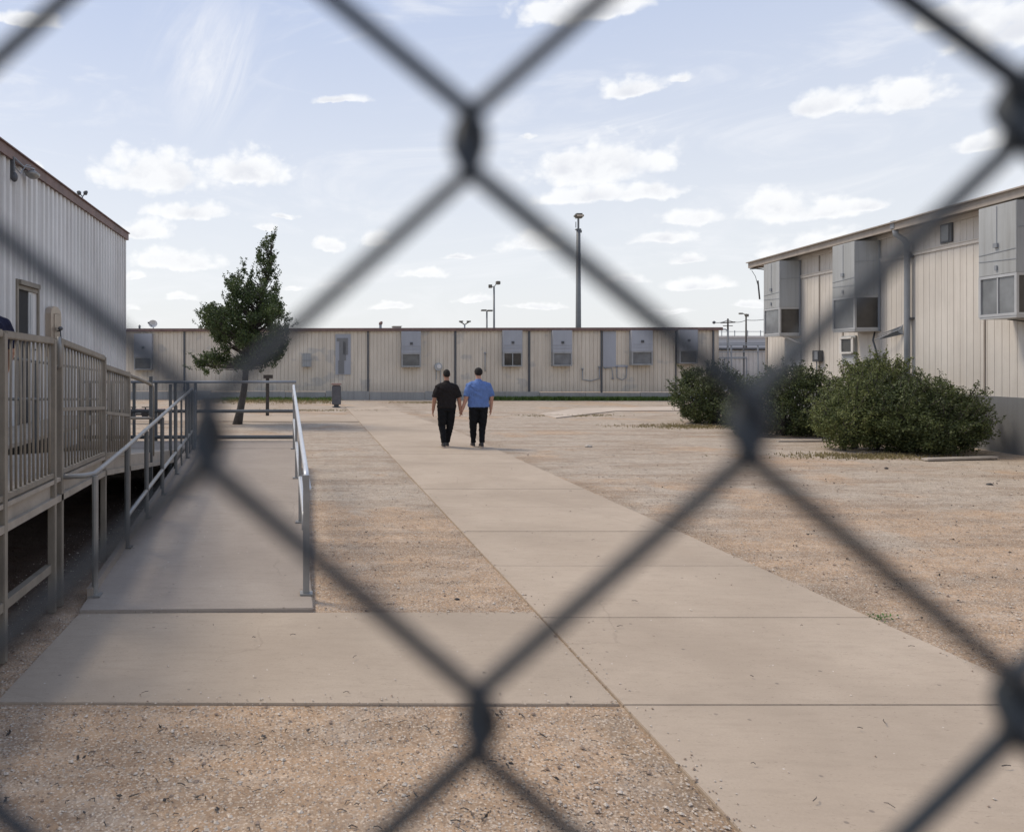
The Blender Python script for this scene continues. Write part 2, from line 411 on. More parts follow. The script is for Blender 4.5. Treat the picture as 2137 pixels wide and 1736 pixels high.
def concrete(name, c, warm, crack=True, dark=.16):
    m, t, b = new_mat(name); q = NT(t)
    cc = q.mix(q.rng(q.noise(1.1, 6, .6), .3, .7), c, warm)
    cc = q.mix(q.rng(q.noise(.5, 5, .6, q.mp((1, 1, 1), (4, 4, 0))), .46, .66, 0, .65), cc, sc3(c, .80))
    cc = q.mix(q.rng(q.noise(70, 5, .8), .35, .7, 0, .30), cc, sc3(c, .66))
    cc = q.mix(q.rng(q.noise(1, 5, .7, q.mp((4, 16, 1), rot=(0, 0, .35))), .48, .72, 0, .40), cc, sc3(c, .74))
    v = q.vor(7.5); vc = q.vor(7.5, out='Color'); s = q.n('ShaderNodeSeparateColor'); q.l(vc, s.inputs[0])
    spot = q.math('MULTIPLY', q.rng(v, .10, .06), q.rng(s.outputs[0], .5, .62))
    cc = q.mix(q.math('MULTIPLY', spot, .75), cc, (dark, dark*.85, dark*.75))
    v2 = q.vor(13, vec=q.mp((1, 1, 1), (3.3, 1, 0))); vc2 = q.vor(13, out='Color', vec=q.mp((1, 1, 1), (3.3, 1, 0))); s2 = q.n('ShaderNodeSeparateColor'); q.l(vc2, s2.inputs[0])
    sp2 = q.math('MULTIPLY', q.rng(v2, .07, .045), q.rng(s2.outputs[0], .80, .83))
    cc = q.mix(q.math('MULTIPLY', sp2, .8), cc, (.78, .74, .70))
    st = q.noise(1, 2, .5, q.mp((9, 42, 1), (0, 0, 0), (0, 0, -.4)), dist=3.5)
    cc = q.mix(q.rng(st, .67, .72, 0, .6), cc, sc3(c, .4))
    cr = q.vor(.33, 'DISTANCE_TO_EDGE', vec=q.wob())
    crm = q.math('MULTIPLY', q.rng(cr, .0035, .0012), q.rng(q.noise(.7, 2), .50, .58))
    cc = q.mix(q.math('MULTIPLY', crm, .22), cc, sc3(c, .45))
    cc = q.mix(q.rng(q.geo.outputs['Random Per Island'], 0, 1, 0, .16), cc, sc3(c, .72))
    q.l(cc, b.inputs['Base Color']); b.inputs['Roughness'].default_value = .92; b.inputs['Specular IOR Level'].default_value = .12
    q.bump(q.math('ADD', q.noise(90, 4, .7), q.noise(5, 3)), .25, .006, b)
    return m
M['concrete'] = concrete('concrete', (.432, .355, .278), (.50, .418, .332))
M['white_concrete'] = concrete('white_concrete', (.52, .44, .36), (.60, .52, .44))
M['concrete2'] = concrete('concrete2', (.415, .343, .27), (.475, .40, .318))
M['ramp'] = concrete('ramp', (.335, .29, .25), (.40, .35, .30))
def cloth(name, c, var=.12):
    m, t, b = new_mat(name); q = NT(t)
    cc = q.mix(q.rng(q.noise(9, 4), .3, .7), sc3(c, 1-var), sc3(c, 1+var)); q.l(cc, b.inputs['Base Color'])
    b.inputs['Roughness'].default_value = .9; b.inputs['Specular IOR Level'].default_value = .15
    q.bump(q.noise(11, 3, .5, q.mp((1, 1, .55)), dist=1.2), .8, .05, b)
    return m
M['shirt_dark'] = cloth('shirt_dark', (.022, .019, .019)); M['shirt_blue'] = cloth('shirt_blue', (.125, .205, .44), .1)
M['trouser'] = cloth('trouser', (.011, .012, .014)); M['navy'] = cloth('navy', (.02, .022, .045))
M['skin_a'] = mat_simple('skin_a', (.36, .19, .13), .55, var=.1, scale=20); M['skin_b'] = mat_simple('skin_b', (.46, .26, .19), .55, var=.1, scale=20)
M['hair'] = mat_simple('hair', (.008, .006, .005), .85, var=.3, scale=60, bump=.5, bscale=200)
M['shoe'] = mat_simple('shoe', (.02, .018, .018), .5); M['sole'] = mat_simple('sole', (.45, .38, .33), .7)
M['eye'] = mat_simple('eye', (.5, .5, .5), .2)

# ================================================================== SETTING: ground, paths
gb = MB()
nx, ny = 60, 90
xs = [-300, -120, -60, -30, -18]+[-12+i*.6 for i in range(55)]+[22, 26, 32, 45, 70, 130, 300]
ys = [-60, -20, -6, 0]+[1+i*.45 for i in range(60)]+[29, 31, 34, 38, 42, 48, 60, 80, 120, 250, 600]
def gz(x, y):
    d = 0
    if 2 < y < 28 and -9 < x < 18:
        d = mnoise.noise(Vector((x*.5, y*.5, 0)))*.012+mnoise.noise(Vector((x*1.7, y*1.7, 3)))*.004
    return d-.004
gv = [(x, y, gz(x, y)) for y in ys for x in xs]; W = len(xs)
gf = [(j*W+i, j*W+i+1, (j+1)*W+i+1, (j+1)*W+i) for j in range(len(ys)-1) for i in range(W-1)]
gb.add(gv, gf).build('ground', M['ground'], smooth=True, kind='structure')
PT = .015
XL, XR = 1.76, 4.21
pb = MB(); g = .008
def prx(y): return 4.20 if y < 17 else (4.20+.04*(y-17)/5 if y < 21 else 4.24-(y-21)*.065)
g = .005; y = -1.6+.03
while y < 33.2:
    y2 = min(y+1.45, 33.5)
    pb.prism([(XL, y+g/2), (prx(y), y+g/2), (prx(y2), y2-g/2), (XL, y2-g/2)], -.05, PT+random.uniform(-.002, .002))
    y = y2
pb.build('path', M['concrete'], bevel=.004, kind='structure')
cb = MB()
cb.prism([(-1.72, 4.27), (XL-.012, 4.25), (XL-.012, 5.82), (-1.70, 5.80)], -.05, PT-.005)
cb.build('path', M['concrete2'], bevel=.004, kind='structure')
sb = MB(); sb.prism([(-9, 24.9), (XL-.01, 24.6), (XL-.01, 27.1), (-9, 27.4)], -.05, .018)
sb.build('path', M['concrete'], kind='structure')
sb = MB(); sb.prism([(8.6, 26.2), (12.2, 30.0), (17, 30.4), (17, 33.0), (11.2, 31.6), (8.6, 28)], -.05, .03)
sb.build('path', M['white_concrete'], kind='structure')

# ================================================================== RAMP with handrails
rdir = Vector((-.205, 7.13, 0)).normalized(); rn = Vector((rdir.y, -rdir.x, 0))
R0 = Vector((-1.70, 5.78, 0)); RW = 1.77; RL = 6.9; RS = .46/7.13
def rp(s, t, h=0):                 # s along the ramp, t across (0 left .. RW right), h above its surface
    p = R0+rdir*s+rn*t; return Vector((p.x, p.y, .035+s*RS+h))
ramp = empty('ramp', R0, label='grey concrete access ramp rising away from the walkway beside the deck', cat='ramp')
mi = Matrix.Translation(-R0)
def bchild(mb, name, mat, parent, off, **k):
    mb.v = [tuple(Vector(v)-Vector(off)) for v in mb.v]
    return mb.build(name, mat, parent, **k)
a = MB(); q4 = [rp(0, 0), rp(0, RW), rp(RL, RW), rp(RL, 0)]
a.add([(p.x, p.y, -.03) for p in q4]+[tuple(p) for p in q4], [(3,2,1,0),(4,5,6,7),(0,1,5,4),(1,2,6,5),(2,3,7,6),(3,0,4,7)])
bchild(a, 'slope', M['ramp'], ramp, R0, bevel=.006)
LZ = rp(RL, 0).z
a = MB(); p0 = rp(RL+.01, 0); p1 = rp(RL+.01, RW); p2 = rp(RL+1.25, RW); p3 = rp(RL+1.25, 0)
a.prism([(-4.0, p0.y), (p1.x, p1.y), (p2.x, p2.y), (-4.0, p3.y)], -.03, LZ)
bchild(a, 'landing', M['ramp'], ramp, R0, bevel=.006)
a = MB()
for t in (.02, RW-.02):
    if t < 1: a.bar(rp(.25, t, .03), rp(RL, t, .03), .045, .09)
bchild(a, 'curb', M['ramp'], ramp, R0)
def handrail(side, label):
    t = .05 if side == 'l' else RW-.045
    o0 = rp(.3, t); root = empty('handrail', o0, label=label, cat='handrail', group='handrails along the ramp')
    H = .96
    mt = M['rail'] if side == 'l' else M['rail_light']
    pts = []
    if side == 'l':
        e = rp(.30, t, H); pts = [e+Vector((-.34, -.02, -.015)), e+Vector((-.22, -.05, -.01)), e+Vector((-.07, -.03, -.004)), e+Vector((-.012, .02, .004))]
    else:
        e = rp(.30, t, H); pts = [rp(.30, t, H-.1), rp(.30, t, H-.03), rp(.33, t, H-.005)]
    pts += [rp(.5, t, H+.01)]+[rp(s, t, H+.005*s+random.uniform(-.004, .004)) for s in (1.5, 2.7, 3.9, 5.1, 6.2, RL-.05)]
    if side == 'l': pts += [rp(RL+.03, t, H-.02), rp(RL+.06, t, H-.12)]
    else: pts += [rp(RL+.1, t, H+.06), rp(RL+.24, t, H+.055), rp(RL+.36, t, H-.02), rp(RL+.33, t, H-.12), rp(RL+.15, t, H-.17)]
    bchild(MB().tube(pts, .021 if side == 'l' else .023, 12), 'rail', mt, root, o0, smooth=True)
    m0 = 1.55 if side == 'l' else .9
    hh = .30 if side == 'l' else .48
    bchild(MB().tube([rp(m0, t, hh-.14), rp(m0, t, hh-.02), rp(m0+.06, t, hh)]+[rp(s, t, hh) for s in (2.8, 4.2, 5.6, RL-.03)], .022, 10), 'rail', mt, root, o0, smooth=True)
    if side == 'r':
        bchild(MB().tube([rp(m0-.45, t+.03, H-.16), rp(2.5, t+.03, H-.16), rp(RL-.1, t+.03, H-.14)], .018, 10), 'rail', mt, root, o0, smooth=True)
    for s in ([.30, 1.55, 2.6, 3.7, 4.9, 6.1, RL-.05] if side == 'l' else [.30, 2.4, 4.6, RL-.05]):
        wd = .05 if side == 'l' else (.052 if s < 1 else .035)
        b0 = rp(s, t, 0); b1 = rp(s, t, H-.01)
        mm = MB().tube([b0, b1], wd/2, 10) if side == 'l' else MB().bar(b0, b1, wd, wd)
        mm.box(b0+Vector((0, 0, .006)), (.10, .10, .012))
        bchild(mm, 'post', M['rail'] if s < 1 or side == 'r' else M['rail_dark'], root, o0)
    if side == 'l':
        for s, wd in ((5.5, .03), (6.5, .03)): bchild(MB().tube([rp(s, t, 0), rp(s, t, H)], wd/2, 8), 'post', M['rail_dark'], root, o0)
        bchild(MB().bar(rp(RL+.07, t, -.3), rp(RL+.07, t, H+.0), .10, .10), 'end_post', M['pipe'], root, o0, bevel=.01)
    return root
handrail('l', 'grey steel pipe handrail with two rails on the deck side of the ramp')
handrail('r', 'bare pale steel handrail on the open gravel side of the ramp')
# rail across the far end of the landing
lr0 = Vector((-4.0, p2.y-.04, LZ))
lr = empty('landing_railing', lr0, label='long dark pipe railing across the far end of the ramp landing', cat='railing')
yl = p2.y-.04
for z, r_, m_ in ((1.07, .024, M['pipe']), (.54, .03, M['rail_dark']), (.07, .035, M['rail_dark'])):
    bchild(MB().tube([(-4.0, yl, LZ+z), (-1.5, yl, LZ+z), (p2.x+.02, yl, LZ+z)], r_, 10), 'rail', m_, lr, lr0, smooth=True)
for x in (-3.9, -3.5, -3.1, -2.7, -2.35, -2.12, -1.98):
    bchild(MB().bar((x, yl+.03, 0), (x, yl+.03, LZ+1.06), .05, .05), 'post', M['rail_dark'], lr, lr0)
# ================================================================== DECK with baluster railing
D0 = Vector((-1.9, 3.2, 0)); DZ = 1.0
deck = empty('access_deck', D0, label='raised tan deck with baluster railing along the grey metal building', cat='deck')
DX = -1.92; XW = -4.2
def dz(y): return DZ if y < 7.3 else DZ-(y-7.3)*(DZ-LZ)/(p0.y-7.3)
a = MB(); a.prism([(XW+.05, 2.2), (DX-.06, 2.2), (DX-.06, 7.3), (XW+.05, 7.3)], DZ-.05, DZ)
a.prism([(XW+.05, 7.305), (-3.25, 7.305), (-3.25, 13.2), (XW+.05, 13.2)], DZ-.05, DZ-.003)
bchild(a, 'platform', M['deck'], deck, D0, bevel=.004)
a = MB(); a.prism([(-3.2, 7.305), (DX-.06, 7.305), (DX-.06, p0.y-.01), (-3.2, p0.y-.01)], lambda x, y: dz(y)-.05, lambda x, y: dz(y)-.002)
bchild(a, 'sloped_walk', M['deck'], deck, D0)
a = MB(); a.bar((DX-.03, 2.2, DZ-.075), (DX-.03, 7.3, DZ-.075), .05, .15); a.bar((DX, 2.2, DZ-.005), (DX, 7.3, DZ-.005), .05, .03); a.bar((DX, 2.2, DZ-.15), (DX, 7.3, DZ-.15), .06, .05)
a.bar((DX-.03, 7.31, DZ-.075), (DX-.03, p0.y-.02, LZ-.075), .05, .15); a.bar((DX, 7.31, DZ-.15), (DX, p0.y-.02, LZ-.15), .05, .05)
bchild(a, 'rim_beam', M['deck'], deck, D0)
a = MB()
for yy in [2.6+i*.6 for i in range(18)]: a.bar((XW+.1, yy, dz(yy)-.13), (DX-.07, yy, dz(yy)-.13), .05, .14)
bchild(a, 'joists', M['deck'], deck, D0)
for (yy, zt, wd) in ((3.55, 2.10, .06), (4.86, 2.09, .062), (5.84, 2.08, .055), (6.0, 2.09, .06), (7.33, 1.955, .05), (8.35, 1.80, .05)):
    bchild(MB().bar((DX, yy, 0), (DX, yy, zt), wd, wd), 'post', M['deckrail'], deck, D0, bevel=.005)
for (yy) in (9.6, 11.0):
    bchild(MB().bar((DX, yy, 0), (DX, yy, dz(yy)+.95), .04, .04), 'post', M['rail_dark'], deck, D0)
for yy in (4.2, 6.0, 8.0, 10.0, 12.0):
    bchild(MB().bar((-3.3, yy, 0), (-3.3, yy, dz(yy)-.2), .09, .09), 'post', M['deck'], deck, D0)
bchild(MB().bar((DX, 4.9, .36), (DX-.02, 5.82, .34), .05, .06), 'brace', M['deckrail'], deck, D0)
bchild(MB().bar((DX, 3.6, .38), (DX, 4.83, .36), .05, .06), 'brace', M['deckrail'], deck, D0)
def section(y0, y1, zt0, zt1, zb0, zb1, nb, mid=False, curve=False):
    bchild(MB().bar((DX, y0, zt0), (DX, y1, zt1), .05, .05), 'top_rail', M['deckrail'], deck, D0, bevel=.006)
    bchild(MB().bar((DX, y0, zb0), (DX, y1, zb1), .045, .035), 'bottom_rail', M['deckrail'], deck, D0)
    if mid: bchild(MB().bar((DX+.012, y0, (zt0+zb0)/2-.02), (DX+.012, y1, (zt1+zb1)/2-.02), .02, .03), 'mid_rail', M['deckrail'], deck, D0)
    for i in range(nb):
        f = (i+.6)/(nb+.2); yy = y0+(y1-y0)*f; zt = zt0+(zt1-zt0)*f; zb = zb0+(zb1-zb0)*f
        j = random.uniform(-.004, .004)
        bchild(MB().tube([(DX, yy, zb), (DX+j, yy+j, (zb+zt)/2), (DX, yy, zt)], .0095, 8), 'baluster', M['deckrail'], deck, D0, smooth=True)
section(3.58, 4.83, 2.09, 2.085, 1.045, 1.045, 14)
section(4.89, 5.82, 2.08, 2.065, 1.045, 1.045, 11)
section(6.03, 7.30, 2.065, 1.945, 1.045, 1.035, 15, True)
section(7.36, 8.33, 1.86, 1.77, 1.02, .93, 11, True)
bchild(MB().tube([(DX, 8.3, 1.77), (DX, 9.0, 1.70), (DX, 9.55, 1.635), (DX, 9.68, 1.60), (DX, 9.72, 1.50), (DX, 9.72, .72)], .021, 10), 'top_rail', M['deckrail'], deck, D0, smooth=True)
bchild(MB().tube([(DX, 8.3, 1.30), (DX, 9.7, 1.2)], .018, 8), 'mid_rail', M['deckrail'], deck, D0, smooth=True)
# inner walkway rail toward the landing
for z in (1.0, .55):
    bchild(MB().tube([(-3.22, 7.4, DZ+z), (-3.22, 12.6, DZ+z-.25)], .018, 8), 'inner_rail', M['rail_dark'], deck, D0, smooth=True)
for yy in (7.4, 9.2, 11.0, 12.6):
    bchild(MB().bar((-3.22, yy, dz(yy)-.2), (-3.22, yy, DZ+.98-(yy-7.4)*.048), .035, .035), 'inner_post', M['rail_dark'], deck, D0)
# metal dome knuckle on the double post
bchild(MB().tube([(DX+.02, 5.93, 2.10), (DX+.03, 5.93, 2.02), (DX+.03, 5.93, 1.88), (DX, 5.95, 1.86)], .016, 8), 'latch', M['rail'], deck, D0, smooth=True)

# ================================================================== wall makers
def ribs(mb, A, B, z0, z1, pitch, pattern, n, phase=0.0):
    A = Vector((A[0], A[1], 0)); B = Vector((B[0], B[1], 0)); d = (B-A); Ln = d.length; d.normalize(); n = Vector((n[0], n[1], 0)).normalized()
    pts = [(0, pattern[0][1])]; k = -1
    while True:
        done = False
        for f, o in pattern:
            s = (k+f)*pitch+phase
            if s <= 0.001: continue
            if s >= Ln-.001: done = True; break
            pts.append((s, o))
        if done: break
        k += 1
    pts.append((Ln, pattern[0][1]))
    k0 = len(mb.v)
    for s, o in pts:
        p = A+d*s+n*o; mb.v += [(p.x, p.y, z0), (p.x, p.y, z1)]
    flip = d.cross(n).z > 0
    for i in range(len(pts)-1):
        a_ = k0+2*i; f = (a_, a_+2, a_+3, a_+1)
        mb.f.append(tuple(reversed(f)) if flip else f)
CORR = [(0, 0), (.2, 0), (.30, .042), (.68, .042), (.80, 0)]
GROOVE = [(0, 0), (.915, 0), (.93, -.009), (.965, -.009), (.98, 0)]

# ================================================================== LEFT BUILDING
LB0 = Vector((XW, 17.9, 0)); ZR = 4.9
lb = empty('metal_building', LB0, label='grey corrugated metal building with rusty brown roof edge behind the deck', cat='building')
a = MB(); n = (1, 0); x = XW
dy0, dy1, dzt = 11.12, 12.06, 3.12
ribs(a, (x, -3), (x, dy0), 0, ZR, .215, CORR, n)
ribs(a, (x, dy0), (x, dy1), dzt, ZR, .215, CORR, n, .05)
ribs(a, (x, dy1), (x, 17.9), 0, ZR, .215, CORR, n, .1)
ribs(a, (x, 17.9), (x-11, 17.9), 0, ZR, .215, CORR, (0, 1))
ribs(a, (x-11, -3), (x, -3), 0, ZR, .215, CORR, (0, -1))
ribs(a, (x-11, 17.9), (x-11, -3), 0, ZR, .215, CORR, (-1, 0))
a.box((x-.02, 17.88, ZR/2), (.10, .08, ZR))
for yy in (dy0, dy1): a.box((x-.06, yy, (DZ+dzt)/2), (.12, .03, dzt-DZ+.06))
bchild(a, 'wall', M['left_wall'], lb, LB0)
a = MB(); a.box((x-5.5, 7.45, ZR-.03), (11.05, 20.95, .05)); bchild(a, 'roof', M['roof'], lb, LB0)
a = MB(); a.box((x+.055, 7.44, ZR-.055), (.05, 21.1, .15)); a.box((x-5.5, 17.98, ZR-.055), (11.05, .05, .15)); a.box((x+.03, 7.44, ZR+.03), (.16, 21.14, .018)); bchild(a, 'fascia', M['fascia'], lb, LB0)
dr = MB(); 
for yy in (dy0+.03, dy1-.03): dr.box((x+.005, yy, (DZ+dzt)/2), (.07, .055, dzt-DZ))
dr.box((x+.02, (dy0+dy1)/2, dzt-.04), (.11, dy1-dy0-.125, .07)); dr.box((x+.005, (dy0+dy1)/2, dzt-.11), (.06, dy1-dy0-.125, .06))
dro = bchild(dr, 'door_frame', M['deckrail'], lb, LB0, label='tan metal door frame')
bchild(MB().box((x-.012, 11.40, 1.99), (.03, .48, 2.0)), 'door_glass', M['inside'], dro, LB0)
bchild(MB().box((x-.008, 11.74, 1.99), (.04, .19, 2.0)).box((x+.014, 11.74, 1.99), (.012, .07, 1.9)), 'door_leaf', M['alu'], dro, LB0, bevel=.005)
bchild(MB().box((x-.012, 11.93, 1.99), (.04, .18, 2.0)), 'door_panel', M['left_wall'], dro, LB0)
bchild(MB().box((x+.0, 11.86, 2.1), (.03, .10, .22)).tube([(x+.02, 11.84, 2.1), (x+.06, 11.84, 2.1), (x+.06, 11.78, 2.1)], .012), 'door_handle', M['darktrim'], dro, LB0)
# old screw holes / scars on the wall
a = MB()
for (yy, zz, hh) in ((13.4, 2.05, .12), (13.9, 1.98, .14), (14.25, 2.08, .2), (15.0, 2.0, .1), (13.1, 2.0, .05)):
    bchild(MB().box((x+.031, yy, zz), (.006, .03, hh)), 'rust_scar', M['fascia'], lb, LB0)
# hooded metal box on the wall
hb0 = Vector((XW+.03, 12.58, 2.0))
hb = empty('wall_box', hb0, label='arched tan metal box fixed to the grey wall beside the door', cat='wall box')
a = MB(); pr = [(-.27, 0), (.27, 0), (.27, .70), (.22, .78), (.1, .82), (-.1, .82), (-.22, .78), (-.27, .70)]
vs = [(0, p[0], p[1]) for p in pr]+[(.10, p[0], p[1]) for p in pr]; nn = len(pr)
a.add(vs, [tuple(range(nn)), tuple(reversed(range(nn, 2*nn)))]+[(i, i+nn, (i+1) % nn+nn, (i+1) % nn) for i in range(nn)])
a.build('housing', M['tan_metal'], hb, bevel=.01)
MB().box((.104, .03, .40), (.012, .30, .60)).build('front_plate', M['tan_metal'], hb, bevel=.01)
MB().tube([(.12, 0, .42), (.17, 0, .42), (.18, 0, .25), (.15, 0, .05)], .014).ring((.17, 0, .46), .04, .06, .035).build('lever', M['darktrim'], hb, smooth=True)
# eave lamp
a = MB(); a.box((x+.045, 6, .46), (.03, 14, .92)); bchild(a, 'skirting', M['dark'], lb, LB0)  # dark sheet added over the lower wall, standing in for under-deck shade
el0 = Vector((XW+.03, 10.87, 4.45))
e_ = empty('eave_lamp', el0+Vector((0, 0, .06)), label='grey bracket lamp with dish shade hung under the rusty roof edge', cat='lamp')
MB().box((.03, 0, .15), (.06, .07, .32)).ring((.06, 0, .02), .05, .045, .07).build('bracket', M['darktrim'], e_, bevel=.008)
e_.scale = (1, 1, 1)
MB().tube([(.05, .02, .3), (.12, .18, .22), (.16, .35, .24), (.17, .5, .26)], .012).tube([(.05, 0, .18), (.1, .12, .1), (.14, .25, .26), (.15, .4, .28)], .008).build('arm', M['pipe'], e_, smooth=True)
MB().loft([(.14, .50, .12, .04, .05), (.14, .50, .15, .085, .13), (.14, .50, .19, .10, .15), (.14, .50, .22, .06, .08), (.14, .50, .25, .02, .03)], 18).build('shade', M['rail'], e_, smooth=True)
# small twin spot on the left roof
def twinspot(name, loc, s, label, grp=None, mat='darktrim'):
    o = empty(name, loc, label=label, cat='spotlight')
    if grp: o['group'] = grp
    MB().tube([(0, 0, 0), (0, 0, .12*s)], .018*s).build('stem', M['pipe'], o, smooth=True)
    for sx in (-1, 1):
        MB().tube([(0, 0, .12*s), (sx*.07*s, -.02*s, .2*s)], .015*s).loft([(sx*.09*s, -.03*s, .17*s, .05*s, .05*s), (sx*.10*s, -.03*s, .25*s, .07*s, .06*s), (sx*.11*s, -.03*s, .29*s, .045*s, .04*s)], 12).build('lamp_head', M[mat], o, smooth=True)
    return o
twinspot('roof_spotlight', (XW+.05, 14.35, ZR+.03), .62, 'small dark twin spotlight on the rusty edge of the grey metal building')

# ================================================================== RIGHT BUILDING
KD = .10875; X0R = 13.077
def wy(px): return X0R/((px-PX)/F-KD)          # distance along the wall seen on a bearing
RBD = Vector((KD, 1, 0)).normalized(); RBN = Vector((-RBD.y, RBD.x, 0))
def rw(y, out=0, z=0):
    p = Vector((X0R+KD*y, y, z))+RBN*out; return p
RB0 = rw(26.45)
rb = empty('beige_building', RB0, label='tall beige ribbed building with grey bay windows behind the shrubs', cat='building')
ZT = 5.36
a = MB()
A_ = rw(2); B_ = rw(26.45)
ribs(a, (B_.x, B_.y), (A_.x, A_.y), 1.18, ZT-.1, .2, GROOVE, (RBN.x, RBN.y))
C_ = B_+Vector((10, -1.08, 0)); ribs(a, (C_.x, C_.y), (B_.x, B_.y), 0, ZT-.1, .2, GROOVE, (0.1, 1))
bchild(a, 'wall', M['right_wall'], rb, RB0)
a = MB(); A1 = rw(2, .035); B1 = rw(26.46, .035); A2 = rw(2, -.3); B2 = rw(26.46, -.3)
a.prism([(A1.x, A1.y), (A2.x, A2.y), (B2.x, B2.y), (B1.x, B1.y)], -.05, 1.18); bchild(a, 'skirting', M['skirt'], rb, RB0)
a = MB(); A1 = rw(2, .42); B1 = rw(26.75, .42); A2 = A1+Vector((11, -1.2, 0)); B2 = B1+Vector((11, -1.2, 0))
a.prism([(A1.x, A1.y), (A2.x, A2.y), (B2.x, B2.y), (B1.x, B1.y)], ZT-.10, ZT-.02); bchild(a, 'eave', M['fascia_tan'], rb, RB0)
a = MB(); a.bar(rw(2, .44, ZT-.07), rw(26.78, .44, ZT-.07), .04, .17); a.bar(rw(2, .47, ZT+.03), rw(26.8, .47, ZT+.03), .12, .03)
a.bar(rw(26.78, .44, ZT-.07), rw(26.78, .44, ZT-.07)+Vector((10, -1.1, 0)), .04, .17)
bchild(a, 'fascia', M['fascia_tan'], rb, RB0)
a = MB(); a.add([rw(2, .45, ZT+.02), rw(26.8, .45, ZT+.02), rw(26.8, -6, ZT+.5), rw(2, -6, ZT+.5)], [(0, 1, 2, 3)]); bchild(a, 'roof', M['roof'], rb, RB0)
a = MB(); a.bar(rw(2, .03, ZT-.16), rw(26.4, .03, ZT-.16), .05, .11); bchild(a, 'frieze', M['right_wall'], rb, RB0)
a = MB(); a.bar(rw(2, .018, 4.60), rw(26.4, .018, 4.60), .03, .085); a.bar(rw(2, .035, 4.645), rw(26.4, .035, 4.645), .03, .02); bchild(a, 'band', M['right_wall'], rb, RB0)
for px in (1711, 1760, 2056): bchild(MB().bar(rw(wy(px), .01, 1.2), rw(wy(px), .01, 5.2), .03, .03), 'seam', M['fascia_tan'], rb, RB0)
bchild(MB().bar(rw(26.42, .0, 0), rw(26.42, .0, 5.2), .08, .08), 'corner_trim', M['fascia_tan'], rb, RB0)
def pquad(mb, y0, y1, z0, z1, out, th):     # panel parallel to the right wall
    mb.bar(rw((y0+y1)/2, out, z0), rw((y0+y1)/2, out, z1), 0.001, 0.001) if False else None
    p = [rw(y0, out, 0), rw(y1, out, 0), rw(y1, out-th, 0), rw(y0, out-th, 0)]
    mb.prism([(v.x, v.y) for v in p], z0, z1)
BD = .65
def bay(yn, yf, zb, zt, zw, pale, label):
    root = empty('bay_window', rw(yn, BD, zb)-RB0, label=label); root.parent = rb
    O = rw(yn, BD, zb)
    def bc(mb, name, mat, **k): return bchild(mb, name, mat, root, O, **k)
    a = MB(); p = [rw(yn, BD), rw(yf, BD), rw(yf, .0), rw(yn, .0)]
    a.prism([(v.x, v.y) for v in p], zw, zt); bc(a, 'casing', M['panel'], bevel=.008)
    a = MB(); p = [rw(yn+.01, BD-.012), rw(yf-.01, BD-.012), rw(yf-.01, .01), rw(yn+.01, .01)]
    a.prism([(v.x, v.y) for v in p], zb, zb+.04)
    # frames: posts at corners, rails
    for (yy, oo) in ((yn+.025, BD-.025), (yf-.025, BD-.025), (yn+.025, .03), (yf-.025, .03)):
        a.bar(rw(yy, oo, zb+.04), rw(yy, oo, zw-.001), .05, .05)
    for zz in (zb+.07, zw-.03):
        a.bar(rw(yn+.05, BD-.02, zz), rw(yf-.05, BD-.02, zz), .035, .055); a.bar(rw(yn+.02, BD-.05, zz), rw(yn+.02, .055, zz), .035, .055); a.bar(rw(yf-.02, BD-.05, zz), rw(yf-.02, .055, zz), .035, .055)
    if pale: a.bar(rw((yn+yf)/2, BD-.02, zb+.1), rw((yn+yf)/2, BD-.02, zw-.06), .02, .025)
    bc(a, 'window_frame', M['alu'])
    a = MB(); pquad(a, yn+.05, yf-.05, zb+.09, zw-.05, BD-.03, .008); bc(a, 'pane', M['glass_pale'])
    a = MB(); p = [rw(yn+.028, BD-.05), rw(yn+.036, BD-.05), rw(yn+.036, .06), rw(yn+.028, .06)]
    a.prism([(v.x, v.y) for v in p], zb+.09, zw-.05); bc(a, 'pane', M['glass'])
    a = MB(); p = [rw(yn+.3, BD-.15), rw(yf-.15, BD-.15), rw(yf-.15, .05), rw(yn+.3, .05)]
    a.prism([(v.x, v.y) for v in p], zb+.05, zw-.03); bc(a, 'interior', M['inside'])
    # seams and hardware on the outer face
    a = MB(); a.bar(rw((yn+yf)/2, BD+.004, zw+.55), rw((yn+yf)/2, BD+.004, zt-.03), .012, .012)
    a.bar(rw(yn+.02, BD+.004, zw+.48), rw(yf-.02, BD+.004, zw+.44), .01, .012); a.bar(rw(yn+.02, BD+.004, zw+.27), rw(yf-.02, BD+.004, zw+.31), .01, .012)
    a.bar(rw(yn-.004, BD-.02, zw+.9), rw(yn-.004, .03, zw+.92), .01, .008); a.bar(rw(yn-.004, .04, zb), rw(yn-.004, .04, zt+.02), .03, .035)
    a.box(rw((yn+yf)/2, BD+.02, zw+.60), (.05, .09, .09)); a.box(rw((yn+yf)/2, BD+.02, zw+.14), (.02, .05, .1))
    bc(a, 'hardware', M['pipe'])
    return root
bay(24.24, 25.26, 2.75, 5.13, 3.66, False, 'farthest grey bay at the building corner')
bay(20.33, 21.35, 2.74, 5.14, 3.69, False, 'middle grey bay above the small air conditioner')
bay(15.08, 16.05, 2.80, 5.12, 3.69, True, 'nearest grey bay cut by the picture edge')
bay(10.0, 11.0, 2.80, 5.12, 3.69, True, 'grey bay nearest the fence')
